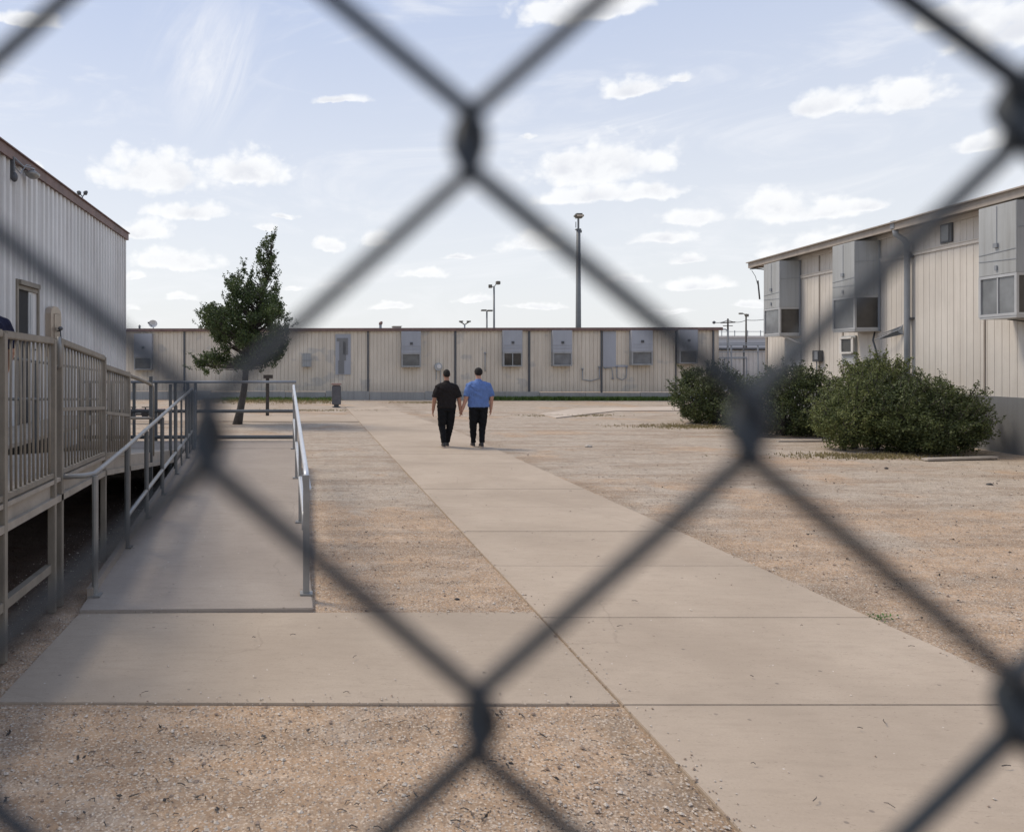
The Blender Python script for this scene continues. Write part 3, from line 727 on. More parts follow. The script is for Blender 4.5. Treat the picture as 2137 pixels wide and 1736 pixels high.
# wall panels below the bays, trims
for (y0, y1, z0, z1, m_) in ((23.5+.72, 25.2, 1.75, 2.68, 'panel'), (20.35, 21.2, 1.72, 2.68, 'right_wall'), (14.2, 15.5, 1.9, 2.72, 'right_wall')):
    a = MB(); pquad(a, y0, y1, z0, z1, .03, .05); bchild(a, 'wall_panel', M[m_], rb, RB0, bevel=.006)
yw = 21.62
ac0 = rw(yw, .03, 2.18)
ac = empty('air_conditioner', ac0, label='small white framed air conditioner set in the wall below the middle bay', cat='air conditioner')
a = MB(); pquad(a, 21.35, 22.0, 1.86, 2.66, .05, .04); bchild(a, 'surround', M['panel'], ac, ac0)
a = MB()
for z in (2.18, 2.60): a.bar(rw(21.4, .09, z), rw(21.95, .09, z), .08, .05)
for yy in (21.4, 21.95): a.bar(rw(yy, .09, 2.18), rw(yy, .09, 2.60), .05, .08)
bchild(a, 'frame', M['white'], ac, ac0)
a = MB(); pquad(a, 21.42, 21.93, 2.2, 2.58, .08, .03)
for i in range(6): a.bar(rw(21.43, .085, 2.23+i*.065), rw(21.92, .085, 2.23+i*.065), .012, .018)
bchild(a, 'grille', M['glass_far'], ac, ac0)
# downpipe
yd = wy(1904); dp0 = rw(yd, .1, 0)
dp = empty('downpipe', dp0, label='blue grey rain downpipe running down the beige ribbed wall', cat='downpipe')
bchild(MB().bar(rw(yd, .40, 5.24), rw(yd, .40, 5.44), .16, .14), 'rain_head', M['pipe'], dp, dp0, bevel=.01)
bchild(MB().tube([rw(yd, .40, 5.26), rw(yd, .38, 5.10), rw(yd, .20, 4.98), rw(yd, .12, 4.85), rw(yd, .12, 3), rw(yd, .12, .15)], .065, 12), 'pipe', M['pipe'], dp, dp0, smooth=True)
for z in (4.55, 3.0, 1.5): bchild(MB().bar(rw(yd-.09, .06, z), rw(yd+.09, .06, z), .10, .05), 'strap', M['darktrim'], dp, dp0)
# vent window high on the wall
y1_ = wy(1978); vw0 = rw(y1_, .03, 4.72)
a = MB(); pquad(a, y1_-.18, y1_+.18, 4.70, 5.16, .045, .05); vw = a; vwo = bchild(vw, 'vent_frame', M['darktrim'], rb, RB0)
a = MB(); pquad(a, y1_-.10, y1_+.14, 4.74, 5.12, .055, .008); bchild(a, 'vent_glass', M['glass_pale'], vwo, RB0)
# small meter box
ym = wy(1713); mb0 = rw(ym, .05, 1.95)
mbx = empty('meter_box', mb0, label='small dark meter box and conduit low on the beige wall', cat='meter box')
bchild(MB().box(rw(ym, .09, 2.1), (.14, .30, .34)), 'case', M['darktrim'], mbx, mb0, bevel=.01)
bchild(MB().box(rw(ym-.06, .165, 2.12), (.012, .14, .24)), 'cover', M['pipe'], mbx, mb0)
bchild(MB().tube([rw(ym+.05, .09, 1.94), rw(ym+.05, .09, 1.3)], .018), 'conduit', M['pipe'], mbx, mb0)
# torn bracket
yb = wy(1887); tb0 = rw(yb, .0, 2.6)
a = MB(); a.add([rw(yb, .03, 2.85), rw(yb, .03, 2.62), rw(yb+.6, .25, 2.50), rw(yb+.1, .12, 2.72), rw(yb+.35, .3, 2.66)], [(0, 1, 3), (0, 3, 4), (1, 2, 3), (0, 4, 3), (1, 3, 2)])
a.tube([rw(yb, .03, 2.86), rw(yb, .10, 2.74), rw(yb+.3, .2, 2.62), rw(yb+.75, .25, 2.5)], .012); a.tube([rw(yb, .03, 2.62), rw(yb+.1, .12, 2.72), rw(yb+.4, .3, 2.6)], .01)
bchild(a, 'torn_bracket', M['pipe'], None, (0, 0, 0), label='bent broken metal bracket sticking out of the beige wall by the downpipe', cat='bracket')
# cables
a = MB().tube([rw(20.5, .05, 2.72), rw(20.42, .14, 2.5), rw(20.3, .1, 2.1), rw(20.2, .08, 1.7)], .022); a.tube([rw(20.2, .08, 1.75), rw(20.2, .08, 1.62)], .04)
a.build('hanging_cable', M['darktrim'], label='thick dark cable hanging below the middle bay window', cat='cable', smooth=True)
a = MB().tube([rw(15.9, .2, 2.8), rw(15.5, .2, 2.74), rw(15.2, .1, 2.62), rw(14.9, .06, 2.45), rw(14.8, .05, 2.38)], .013)
a.build('hanging_cable', M['darktrim'], label='thin black cable drooping below the nearest bay window', cat='cable', smooth=True)
a = MB().tube([rw(24.4, .5, 2.74), rw(24.3, .4, 2.70), rw(24.1, .2, 2.55), rw(24.05, .05, 2.5)], .02)
a.build('bay_brace', M['white'], label='curved white brace under the farthest bay window', cat='brace', smooth=True)
a = MB().tube([rw(26.6, .48, 5.15), rw(26.6, .3, 5.17), rw(26.5, .05, 5.12)], .02).tube([rw(26.6, .42, 5.1), rw(26.6, .30, 4.9), rw(26.6, .2, 4.5), rw(26.6, .16, 4.1)], .009).tube([rw(26.6, .22, 4.75), rw(26.6, .16, 4.1)], .025)
a.build('corner_bracket', M['darktrim'], label='dark bracket with loose wire hanging off the far roof corner', cat='bracket', smooth=True)

# ================================================================== FAR BUILDING
FB0 = Vector((-16, 40.55, 0)); FB1 = Vector((20.98, 38.8, 0)); fd = (FB1-FB0); FLen = fd.length; fd.normalize(); fn = Vector((fd.y, -fd.x, 0))
def fpt(px, out=0, z=0):            # point on the far wall on a bearing
    k = (px-PX)/F; s = (k*FB0.y-FB0.x)/(fd.x-k*fd.y); p = FB0+fd*s+fn*out; return Vector((p.x, p.y, z))
def fz(py, px=1000): return CH-(py-PY)/F*fpt(px).y
FZ = 3.64
fb = empty('long_building', FB0, label='long low beige portable building with flat roof closing off the yard', cat='building')
a = MB(); ribs(a, (FB0.x, FB0.y), (FB1.x, FB1.y), .42, FZ-.05, .2, [(0, 0), (.86, 0), (.89, -.02), (.96, -.02), (.99, 0)], (fn.x, fn.y))
E1 = FB1+Vector((.5, 11, 0)); ribs(a, (FB1.x, FB1.y), (E1.x, E1.y), .42, FZ-.05, .2, GROOVE, (1, 0))
bchild(a, 'wall', M['far_wall'], fb, FB0)
a = MB(); F0 = FB0+fn*.10; F1 = FB1+fn*.10+fd*.12; G1 = E1+fd*.12; G0 = E1-fd*FLen
a.prism([(F0.x, F0.y), (F1.x, F1.y), (G1.x, G1.y), (G0.x, G0.y)], FZ-.02, FZ+.05); bchild(a, 'roof', M['roof'], fb, FB0)
a = MB(); a.bar(FB0+fn*.12+Vector((0, 0, FZ-.035)), FB1+fn*.12+Vector((.14, 0, FZ-.035)), .05, .15); bchild(a, 'fascia', M['fascia'], fb, FB0)
a = MB(); s = 0
while s < FLen-.1:
    ln = min(random.uniform(1.6, 3.4), FLen-s); p_ = FB0+fd*(s+.01)+fn*(.05+random.uniform(0, .02)); q_ = FB0+fd*(s+ln-.01)+fn*.05
    hh = .40+random.uniform(-.03, .03); a.bar(Vector((p_.x, p_.y, hh/2-.03)), Vector((q_.x, q_.y, hh/2-.03)), .12, hh+.06); s += ln
bchild(a, 'skirting', M['block'], fb, FB0)
a = MB()
for px, wd in ((385, .10), (768, .09), (950, .11), (1104, .11), (1255, .09), (1410, .06), (1488, .09)):
    bchild(MB().bar(fpt(px, .03, .36 if px != 950 else .1), fpt(px, .03, FZ-.12), wd, .05), 'seam_post', M['darktrim'], fb, FB0)

a = MB()
for (p0_, p1_, z0, z1, o_) in ((700, 732, fz(782), fz(697), .02), (1258, 1285, fz(762), fz(692), .02), (1258, 1310, fz(766), fz(762), .04)):
    A1 = fpt(p0_, o_); B1 = fpt(p1_, o_); a.bar(Vector((A1.x, A1.y, (z0+z1)/2)), Vector((B1.x, B1.y, (z0+z1)/2)), .03, z1-z0)
bchild(a, 'patch_panel', M['panel_far'], fb, FB0)
a = MB()
for (pa, pb_, za, zb_) in ((703, 716, 705, 712), (708, 722, 712, 752), (706, 718, 752, 780), (716, 726, 705, 740)):
    A1 = fpt(pa, .045); B1 = fpt(pb_, .045); a.bar(Vector((A1.x, A1.y, (fz(za)+fz(zb_))/2)), Vector((B1.x, B1.y, (fz(za)+fz(zb_))/2)), .02, abs(fz(za)-fz(zb_)))
bchild(a, 'peeling_paint', M['skirt'], fb, FB0)
def fbay(p0_, p1_, ytop, ysp, ybot, split, pane, lab):
    A1 = fpt(p0_); B1 = fpt(p1_); O = fpt((p0_+p1_)/2, 0, 0); root = empty('bay_window', O-FB0, label=lab); root.parent = fb
    zt, zs, zb_ = fz(ytop, p0_), fz(ysp, p0_), fz(ybot, p0_)
    d = .34
    def bx(o0, o1, f0, f1, z0, z1, mb):
        P = A1.lerp(B1, f0); Q = A1.lerp(B1, f1)
        pts = [P+fn*o1, Q+fn*o1, Q+fn*o0, P+fn*o0]; mb.prism([(v.x, v.y) for v in pts], z0, z1)
    a = MB(); bx(0, d, 0, 1, zs, zt, a); bx(d+.001, d+.012, .02, .98, zs+.18, zs+.2, a); bx(d+.001, d+.012, .02, .98, zs+.33, zs+.345, a); bchild(a, 'casing', M['panel_far'], root, O, bevel=.01)
    a = MB(); bx(d+.001, d+.03, .44, .58, zs+.42, zs+.55, a); bchild(a, 'vent', M['darktrim'], root, O)
    a = MB()
    bx(0, d, 0, .07, zb_, zs-.001, a); bx(0, d, .93, 1, zb_, zs-.001, a); bx(.01, d-.002, .07, .93, zb_, zb_+.07, a); bx(.01, d-.002, .07, .93, zs-.07, zs-.002, a)
    if split: bx(.1, d-.005, .48, .52, zb_+.07, zs-.07, a)
    bchild(a, 'window_frame', M['alu_far'], root, O)
    a = MB(); bx(d-.08, d-.06, .07, .93, zb_+.07, zs-.07, a); bchild(a, 'pane', M[pane], root, O)
fbay(837, 877, 692, 737, 766, False, 'glass_far', 'grey bay between the first two dark seams')
fbay(1047, 1087, 690, 735, 765, True, 'glass', 'grey bay with split dark window behind the people')
fbay(1150, 1190, 690, 735, 764, False, 'glass_pale', 'grey bay with pale curtained window')
fbay(1313, 1357, 690, 733, 762, False, 'glass_pale', 'grey bay right of the tall light pole')
fbay(1412, 1450, 689, 731, 759, False, 'glass_far', 'grey bay close to the right end')
fbay(283, 320, 697, 745, 772, False, 'glass_far', 'grey bay behind the corner of the metal building')
# fittings on the far wall
def fthing(name, px, out, z, label, cat): 
    O = fpt(px, out, z); return empty(name, O, label=label, cat=cat), O
o, O = fthing('caged_meter', 640, .05, fz(767), 'pale caged meter on the far beige wall right of the tree', 'meter')
MB().box((0, -.12, .37), (.44, .22, .66)).build('case', M['panel'], o, bevel=.02)
a = MB()
for i in range(5): a.bar((-.25+i*.125, -.27, .02), (-.25+i*.125, -.27, .74), .015, .015)
for z in (.05, .38, .72): a.bar((-.26, -.265, z), (.26, -.265, z), .015, .02)
a.build('cage', M['pipe'], o)
o, O = fthing('round_meter', 914, .05, fz(780), 'round grey electric meter on the far wall left of the man in black', 'meter')
MB().tube([(0, 0, .36), (0, -.12, .36)], .20, 18).build('disc', M['panel'], o)
MB().tube([(0.02, -.12, .38), (0.02, -.19, .38)], .11, 18).build('glass_cover', M['white'], o)
MB().tube([(-.1, -.04, .2), (-.1, -.04, -.3)], .02).tube([(.12, -.04, .18), (.12, -.04, -.55)], .02).build('conduit', M['pipe'], o)
for (name, pts, lab) in (('wall_conduit', ((1012, 737), (1012, 763), (1012, 775)), 'thin vertical conduit with cap on far wall right of the man in blue'),
                         ('wall_pipe', ((1215, 770), (1215, 792), (1232, 795), (1250, 790), (1250, 766)), 'hand shaped grey pipe loop on the far wall left of the pole seam'),
                         ('wall_pipe', ((1262, 768), (1276, 768), (1278, 785), (1278, 790)), 'short hooked pipe on the far wall under the grey patch panel'),
                         ('wall_pipe', ((1286, 765), (1287, 788), (1297, 793), (1306, 788), (1307, 766)), 'U shaped pipe on the far wall beside the hooked pipe')):
    a = MB(); pp = [fpt(p, .06, fz(yy, p)) for p, yy in pts]; a.tube(pp, .022, 8)
    if name == 'wall_conduit': a.ring(pp[0], .06, .06, .05)
    else:
        for e in (pp[0], pp[-1]): a.box(e, (.09, .08, .06))
    a.build(name, M['pipe'], label=lab, cat='pipe', smooth=True)
# roof clutter
def dish(px, py, label):
    O = fpt(px, -.6, FZ+.05); o = empty('satellite_dish', O, label=label, cat='dish')
    MB().tube([(0, 0, 0), (0, 0, .2)], .03).build('mast', M['pipe'], o)
    a = MB(); k = 12
    vs = [(0, .02, .25)]+[(.24*math.cos(t*2*math.pi/k), -.10, .28+.2*math.sin(t*2*math.pi/k)) for t in range(k)]
    vs += [(x, y+.015, z) for x, y, z in vs]; a.add(vs, [(0, 1+i, 1+(i+1) % k) for i in range(k)]+[(k+1, k+2+(i+1) % k, k+2+i) for i in range(k)]+[(1+i, k+2+i, k+2+(i+1) % k, 1+(i+1) % k) for i in range(k)])
    a.build('bowl', M['white'], o); MB().tube([(0, 0, .1), (-.2, -.25, .3)], .012).box((-.2, -.25, .32), (.08, .08, .08)).build('feed', M['darktrim'], o)
dish(314, 683, 'small satellite dish on the far roof left of the tree')
o = empty('roof_vent', fpt(286, -.5, FZ+.05), label='tiny pointed vent on far roof beside the metal building corner', cat='vent'); MB().loft([(0, 0, 0, .06, .06), (0, 0, .12, .05, .05), (0, 0, .13, .09, .09), (0, 0, .22, .02, .02)], 10).build('cowl', M['darktrim'], o)
o = empty('roof_vent', fpt(795, -.5, FZ+.05), label='rusty hooded vent pipe on the far roof right of the caged meter', cat='vent')
MB().tube([(0, 0, 0), (0, 0, .22)], .07, 10).build('pipe', M['pipe'], o); MB().loft([(0, 0, .2, .09, .09), (.02, 0, .3, .1, .1), (.05, 0, .37, .05, .05)], 10).build('hood', M['fascia'], o)
o = empty('roof_hatch', fpt(830, -.7, FZ+.05), label='low flat hatch on the far roof', cat='hatch'); MB().box((0, 0, .05), (.42, .5, .1)).box((0, 0, .11), (.5, .58, .03)).build('lid', M['fascia_tan'], o, bevel=.01)
o = empty('roof_floodlight', fpt(975, -.8, FZ+.05), label='small twin armed floodlight standing on the far roof', cat='floodlight')
MB().tube([(0, 0, 0), (0, 0, .22)], .04).build('stem', M['pipe'], o)
for s in (-1, 1): MB().tube([(0, 0, .2), (s*.14, 0, .3), (s*.26, 0, .36)], .03).box((s*.2, -.05, .37), (.2, .12, .07)).build('lamp_head', M['polelamp'], o)

# ================================================================== LIGHT POLES
o = empty('light_pole', (at(1207, 0, 52).x, 52, 0), label='tallest thick grey light pole with a single boxy head', cat='light pole', group='light poles behind the long building')
MB().tube([(0, 0, 0), (0, 0, 5), (0, 0, 10.9)], [.21, .18, .135], 14).build('pole', M['pole'], o, smooth=True)
MB().tube([(0, 0, 10.9), (0, 0, 11.9)], .07, 8).box((-.02, 0, 10.93), (.32, .3, .08)).box((.16, 0, 10.8), (.12, .1, .18)).box((-.17, 0, 11.25), (.04, .05, .4)).build('tenon', M['pole'], o)
MB().box((.03, 0, 11.85), (.60, .5, .32)).build('lamp_head', M['polelamp'], o, bevel=.1)
MB().box((.03, -.26, 11.83), (.44, .02, .12)).build('lens', M['tan_metal'], o)
o = empty('light_pole', (at(1031, 0, 60).x, 60, 0), label='slim pole with two angled floodlights on top', cat='light pole', group='light poles behind the long building')
MB().tube([(0, 0, 0), (0, 0, 7.9)], [.10, .065], 10).build('pole', M['pole'], o, smooth=True)
for s, z in ((-1, 7.85), (1, 8.12)):
    MB().bar((0, 0, 7.8), (s*.2, 0, z), .05, .05).box((s*.3, -.05, z+.02), (.28, .3, .26), rz=.3*s).build('lamp_head', M['polelamp'], o, bevel=.05)
o = empty('light_pole', (at(1016, 0, 56).x, 56, 0), label='shortest pole with a flat T shaped lamp bar', cat='light pole', group='light poles behind the long building')
MB().tube([(0, 0, 0), (0, 0, 5.65)], [.08, .055], 10).build('pole', M['pole'], o, smooth=True)
for s in (-1, 1): MB().box((s*.22, 0, 5.70+(.0 if s > 0 else .02)), (.40, .3, .11)).build('lamp_head', M['polelamp'], o, bevel=.03)

# ================================================================== YARD BEYOND, at the right gap
o = empty('distant_building', (at(1560, 0, 95).x, 95, 0), label='wide blue grey building far behind the gap between the buildings', cat='building')
MB().box((0, 5, 2.4), (16, 10, 5.2)).build('wall', M['distant'], o); MB().box((0, 5, 5.1), (16.4, 10.4, .25)).build('roof', M['distant_pale'], o)
a = MB()
for i in range(9): a.bar((-6.5+i*1.6, -.2, 5.2), (-6.5+i*1.6, -.2, 5.9), .07, .07)
a.bar((-6.6, -.2, 5.75), (6.4, -.2, 5.75), .05, .06); a.build('parapet_rail', M['pipe'], o)
o = empty('storage_shed', (at(1548, 0, 52).x, 52, 0), label='pale ribbed shed behind the pipe frame in the gap', cat='shed')
a = MB(); ribs(a, (-3.5, 0), (3.6, 0), 0, 2.75, .3, CORR, (0, -1)); a.box((0, 2, 1.37), (7, 3.8, 2.74)); a.build('wall', M['distant_pale'], o)
MB().box((.1, 1.9, 2.85), (7.6, 4.4, .12)).build('roof', M['darktrim'], o)
a = MB()
for x_ in (-1.2, .3): a.box((x_, -.05, 1.1), (.06, .06, 2.2))
a.box((-.45, -.05, 2.2), (1.55, .06, .08)); a.build('door_frame', M['pipe'], o)
P0 = Vector((at(1540, 0, 46).x, 46, 0)); o = empty('steel_canopy', P0, label='dark pipe frame canopy standing in the gap between the buildings', cat='canopy')
for x_, m_ in ((-1.35, 'pipe'), (.35, 'darktrim'), (1.2, 'pipe'), (-.4, 'pipe'), (2.2, 'pipe')):
    MB().bar((x_, 0, 0), (x_, 0, 2.95), .07, .07).build('post', M[m_], o)
for z, x0_, x1_ in ((2.95, -1.8, 2.4), (2.55, -1.3, 2.3), (3.05, -1.9, 1.9), (2.2, -1.3, .5)):
    MB().bar((x0_, 0.02, z), (x1_, -.02, z+.03), .09, .06).build('crossbar', M['pipe'], o)
MB().tube([(-1.9, 0, 3.6), (-1.2, 0, 3.9), (-.75, 0, 3.9), (-.6, .0, 3.8), (-.58, 0, 0)], .04).build('bent_pipe', M['pipe'], o)
wires = []
for (px, py, Y, r_, lab, cross) in ((1519, 665, 64, .11, 'thin utility pole with crossarm in the gap, nearer the long building', True), (1557, 655, 72, .11, 'thin utility pole with small lamp in the gap, nearer the beige building', False)):
    P = at(px, py, Y); o = empty('utility_pole', (P.x, Y, 0), label=lab, cat='utility pole', group='utility poles in the gap')
    MB().tube([(0, 0, 0), (0, 0, P.z)], [r_, r_*.6], 8).build('pole', M['bark'], o, smooth=True)
    if cross: MB().bar((-.6, 0, P.z-.35), (.6, 0, P.z-.3), .1, .1).bar((-.4, 0, P.z-.6), (.4, 0, P.z-.6), .06, .06).build('crossarm', M['bark'], o)
    else: MB().tube([(0, 0, P.z-.3), (-.2, 0, P.z), (-.45, 0, P.z+.05)], .04).box((-.5, 0, P.z+.02), (.3, .2, .14)).box((.08, 0, P.z-.15), (.25, .2, .25)).build('lamp', M['polelamp'], o)
A1 = at(1490, 673, 60); B1 = at(1519, 668, 64); C1 = at(1557, 668, 72); D1 = at(1640, 652, 80)
def sag(a, b, s): return [a.lerp(b, t/8)-Vector((0, 0, s*4*(t/8)*(1-t/8))) for t in range(9)]
MB().tube(sag(A1, B1, .1)+sag(B1, C1, .2)[1:]+sag(C1, D1, .3)[1:], .03, 5).ring(A1, .12, .12, .12).build('power_line', M['darktrim'], label='thin sagging power line strung between the two utility poles', cat='power line')

# ================================================================== small yard things
o = empty('litter_bin', (at(702, 0, 32.7).x, 32.7, 0), label='dark square litter bin with reddish top at the far end of the path', cat='bin')
MB().box((0, 0, .52), (.38, .38, .80)).build('body', M['brownbin'], o, bevel=.02)
MB().box((0, 0, .99), (.42, .42, .05)).box((0, 0, .93), (.30, .30, .03)).build('lid', M['red'], o, bevel=.01)
MB().box((0, 0, .06), (.2, .2, .12)).box((0, 0, .015), (.34, .34, .03)).build('foot', M['darktrim'], o)
P = at(558, 858, 27.6); o = empty('yard_post', (P.x, P.y, 0), label='dark wooden post with a crossboard standing right of the tree trunk', cat='post')
MB().bar((0, 0, 0), (.01, 0, 1.45), .12, .12).build('post', M['bark'], o, bevel=.01); MB().box((.03, -.08, 1.40), (.34, .04, .13)).build('crossboard', M['bark'], o)
# pipe valve assembly beyond the landing
V0 = Vector((at(292, 0, 21).x, 21, 0)); o = empty('pipe_valve', V0, label='dark low pipe valve assembly on the gravel past the metal building corner', cat='valve')
MB().tube([(-.45, 0, 0), (-.45, 0, .45), (-.40, 0, .5), (.35, 0, .5), (.4, 0, .45), (.4, 0, 0)], .05, 10).build('pipe', M['rail_dark'], o, smooth=True)
for x_ in (-.2, .15): MB().tube([(x_, -.09, .5), (x_, .09, .5)], .1, 12).tube([(x_, 0, .5), (x_, 0, .68)], .02).tube([(x_-.1, 0, .68), (x_+.1, 0, .68)], .015).build('valve_body', M['dark'], o)
V1 = Vector((at(300, 0, 24).x, 24, 0)); o = empty('wooden_bench', V1, label='weathered brown bench on the gravel seen through the ramp rails', cat='bench')
MB().box((0, 0, .43), (1.3, .32, .05)).build('seat', M['fascia'], o, bevel=.006)
for x_ in (-.5, .5): MB().box((x_, 0, .2), (.07, .28, .40)).build('leg', M['bark'], o)
# plank by the shrubs
b0 = Vector((at(1925, 962, 14.9).x, 14.85, .03)); b1 = Vector((at(2090, 958, 15.0).x, 15.15, .035))
MB().bar(b0, b1, .14, .04).build('plank', M['wood'], label='long pale plank lying on the gravel in front of the big shrub', cat='plank', bevel=.006)
b0 = Vector((at(1700, 922, 18.4).x, 18.4, .02)); MB().bar(b0-Vector((.9, 0, 0)), b0+Vector((.4, .1, 0)), .1, .03).build('plank', M['wood'], label='short pale board on the ground under the middle shrub', cat='plank')
for i, (px, py, s, lab) in enumerate(((953, 1251, .022, 'small dark stone lying on gravel left of the path junction'), (1228, 933, .09, 'pale flat rubble piece on gravel right of the two people'), (1850, 978, .04, 'dark stone on gravel in front of the big shrub'), (2065, 1012, .05, 'dark scrap lying on the gravel at right'))):
    Y = 3040/(py-757); P = at(px, py, Y); a = MB(); a.ring((0, 0, s*.2), s, s*.7, s*.4, 9, 6)
    a.v = [tuple(Vector(v)*(1+.35*mnoise.noise(Vector(v)*25+Vector((i*5, 0, 0))))) for v in a.v]
    o = a.build('stone', M['wood'] if i == 1 else M['dark'], label=lab, cat='stone'); o.location = (P.x, P.y, 0)

# ================================================================== VEGETATION
def leaf(mb, p, size, up=None):
    d = Vector((random.gauss(0, 1), random.gauss(0, 1), random.gauss(0, .8))).normalized()
    if up is not None: d = (d*.8+up*.7).normalized()
    u = d.orthogonal().normalized(); u.rotate(Matrix.Rotation(random.uniform(0, 6.28), 3, d)); v = d.cross(u)
    s = size*random.uniform(.6, 1.3); k = len(mb.v)
    mb.v += [tuple(p-u*s*.5), tuple(p+v*s*.27-d*s*.06), tuple(p+u*s*.5), tuple(p-v*s*.27-d*s*.06)]
    mb.f.append((k, k+1, k+2, k+3))
def rnd_dir():
    while True:
        v = Vector((random.uniform(-1, 1), random.uniform(-1, 1), random.uniform(-1, 1)))
        if .1 < v.length < 1: return v.normalized()
def sprig(mb, tw, base, d, ln, size, dens=26):
    pts = []; p = Vector(base); dd = Vector(d).normalized(); n = 5
    for i in range(n+1):
        pts.append(p.copy()); dd = (dd+rnd_dir()*.22+Vector((0, 0, .06))).normalized(); p = p+dd*ln/n
    tw.tube(pts, [.008*(1-.7*i/n) for i in range(n+1)], 4, False)
    for i in range(int(dens*ln*3)):
        t = random.random()**.8*n; k = min(int(t), n-1); c = pts[k].lerp(pts[k+1], t-k)
        leaf(mb, c+rnd_dir()*random.uniform(.01, .07), size, rnd_dir())
def shrub(name, loc, blobs, nleaf, size, mat, label, seed, nsprig=90):
    random.seed(seed); o = empty(name, loc, label=label, cat='shrub', group='shrubs along the beige building')
    mb = MB(); tw = MB()
    tot = sum(b[3]*b[4] for b in blobs)
    def inside(p, skip):
        for j, b in enumerate(blobs):
            if j == skip: continue
            if ((p[0]-b[0])/b[3])**2+((p[1]-b[1])/b[4])**2+((p[2]-b[2])/b[5])**2 < .55: return True
        return False
    for bi, b in enumerate(blobs):
        c = Vector(b[:3]); rr = Vector(b[3:6]); cnt = int(nleaf*b[3]*b[4]/tot)
        lumps = []
        for i in range(int(cnt/21)):
            d = rnd_dir(); 
            fr = random.uniform(.55, 1.0)*(1+.16*mnoise.noise(d*2.3+Vector((seed, bi, 0))))
            p = c+Vector((d.x*rr.x, d.y*rr.y, d.z*rr.z))*fr
            if p.z < .06 or inside(p, bi): continue
            lumps.append((p, d))
        for p, d in lumps:
            lr_ = random.uniform(.10, .20)
            for i in range(52):
                r = rnd_dir()*lr_*random.random()**.4; q_ = p+r
                if q_.z > .03: leaf(mb, q_, size, (d+rnd_dir()*.5).normalized())
        for i in range(int(1.8*nsprig*b[3]*b[4]/tot)):
            d = rnd_dir(); d.z = abs(d.z)*.9+.05; d.normalize(); p = c+Vector((d.x*rr.x, d.y*rr.y, d.z*rr.z))*.92
            sprig(mb, tw, p, d+Vector((0, 0, .35)), random.uniform(.14, .44), size)
        for i in range(7):
            d = rnd_dir(); e = c+Vector((d.x*rr.x, d.y*rr.y, abs(d.z)*rr.z))*.8; tw.tube([(c.x*.8, c.y*.8, -.02), c.lerp(e, .3)-Vector((0, 0, rr.z*.3)), e], [.03, .02, .006], 5)
    mb.build('foliage', M[mat], o, smooth=False); tw.build('stems', M['bark'], o)
    return o
def SX(px, Y): return (px-PX)/F*Y
shrub('shrub', (SX(1478, 24.1), 24.1, 0), [(-.45, 0, .75, .68, .7, .72), (.35, .1, .85, .85, .8, .95), (-.2, .2, 1.2, .6, .6, .55), (.75, 0, .6, .6, .6, .6), (.1, -.1, .42, 1.0, .75, .45)], 17000, .062, 'leaf_dark', 'rounded dark shrub nearest the long building', 11)
shrub('shrub', (SX(1630, 20.2), 20.2, 0), [(-.75, 0, .65, .75, .75, .78), (-.1, -.3, .45, 1.1, .6, .5), (.2, .1, .95, .95, .9, .85), (.9, -.1, .75, .72, .75, .82), (.45, .2, 1.2, .6, .6, .55), (.3, -.35, .4, 1.15, .6, .42)], 24000, .06, 'leaf_dark', 'dark wide shrub second from the big one at right', 12)
shrub('shrub', (SX(1836, 18.6), 18.6, 0), [(0, 0, 1.35, .60, .55, .62), (-.3, 0, 1.5, .35, .4, .42), (.2, 0, .8, .7, .5, .8)], 7500, .055, 'leaf_light', 'taller light green shrub poking up behind the big shrub', 13, 130)
shrub('shrub', (SX(1778, 16.8), 16.8, 0), [(0, 0, .62, .72, .7, .62), (.25, .2, 1.0, .6, .6, .6), (-.35, -.2, .55, .5, .5, .5), (.5, -.2, .35, .6, .6, .35)], 12500, .052, 'leaf_light', 'lower yellow green shrub against the left side of the big dark shrub', 14, 120)
shrub('shrub', (SX(1930, 16.3), 16.3, 0), [(-.55, 0, .78, .80, .8, .78), (.25, .1, .9, .8, .8, .76), (.78, .1, .62, .58, .65, .62), (-.1, -.45, .5, .9, .6, .5), (-.2, .1, 1.2, .55, .55, .42)], 24000, .052, 'leaf_dark', 'biggest dark green shrub nearest the camera at right', 15, 170).scale = (1, 1, .92)
# ---- the tree
random.seed(21)
TY = 23.75
def T(px, py): p = at(px, py, TY); return (p.x, p.z)
poly = [T(*p) for p in ((573,484),(578,525),(580,570),(586,618),(596,650),(608,664),(603,695),(604,730),(588,762),(560,776),(535,766),(512,775),(492,762),(470,768),(450,782),(432,786),(404,762),(406,745),(435,735),(452,728),(446,704),(424,690),(419,652),(432,630),(456,636),(470,610),(466,578),(484,568),(503,572),(510,536),(519,572),(527,560),(534,520),(546,505),(560,492))]
def inpoly(x, z):
    c = False; n = len(poly)
    for i in range(n):
        x1, z1 = poly[i]; x2, z2 = poly[(i+1) % n]
        if (z1 > z) != (z2 > z) and x < (x2-x1)*(z-z1)/(z2-z1)+x1: c = not c
    return c
tb = Vector((SX(495, TY), TY, 0)); tr = empty('tree', tb, label='dark green tree with uneven pointed crown and leaning trunk', cat='tree')
trunk = [Vector((tb.x, TY, -.05)), Vector((tb.x+.10, TY, .45)), Vector((tb.x+.22, TY, 1.1)), Vector((tb.x+.28, TY, 1.8)), Vector((tb.x+.45, TY+.02, 2.6)), Vector((tb.x+.70, TY, 3.6)), Vector((tb.x+.98, TY, 4.7)), Vector((SX(570, TY), TY, 5.75))]
a = MB().tube(trunk, [.16, .115, .10, .09, .075, .055, .03, .01], 10)
lf = MB(); clumps = []
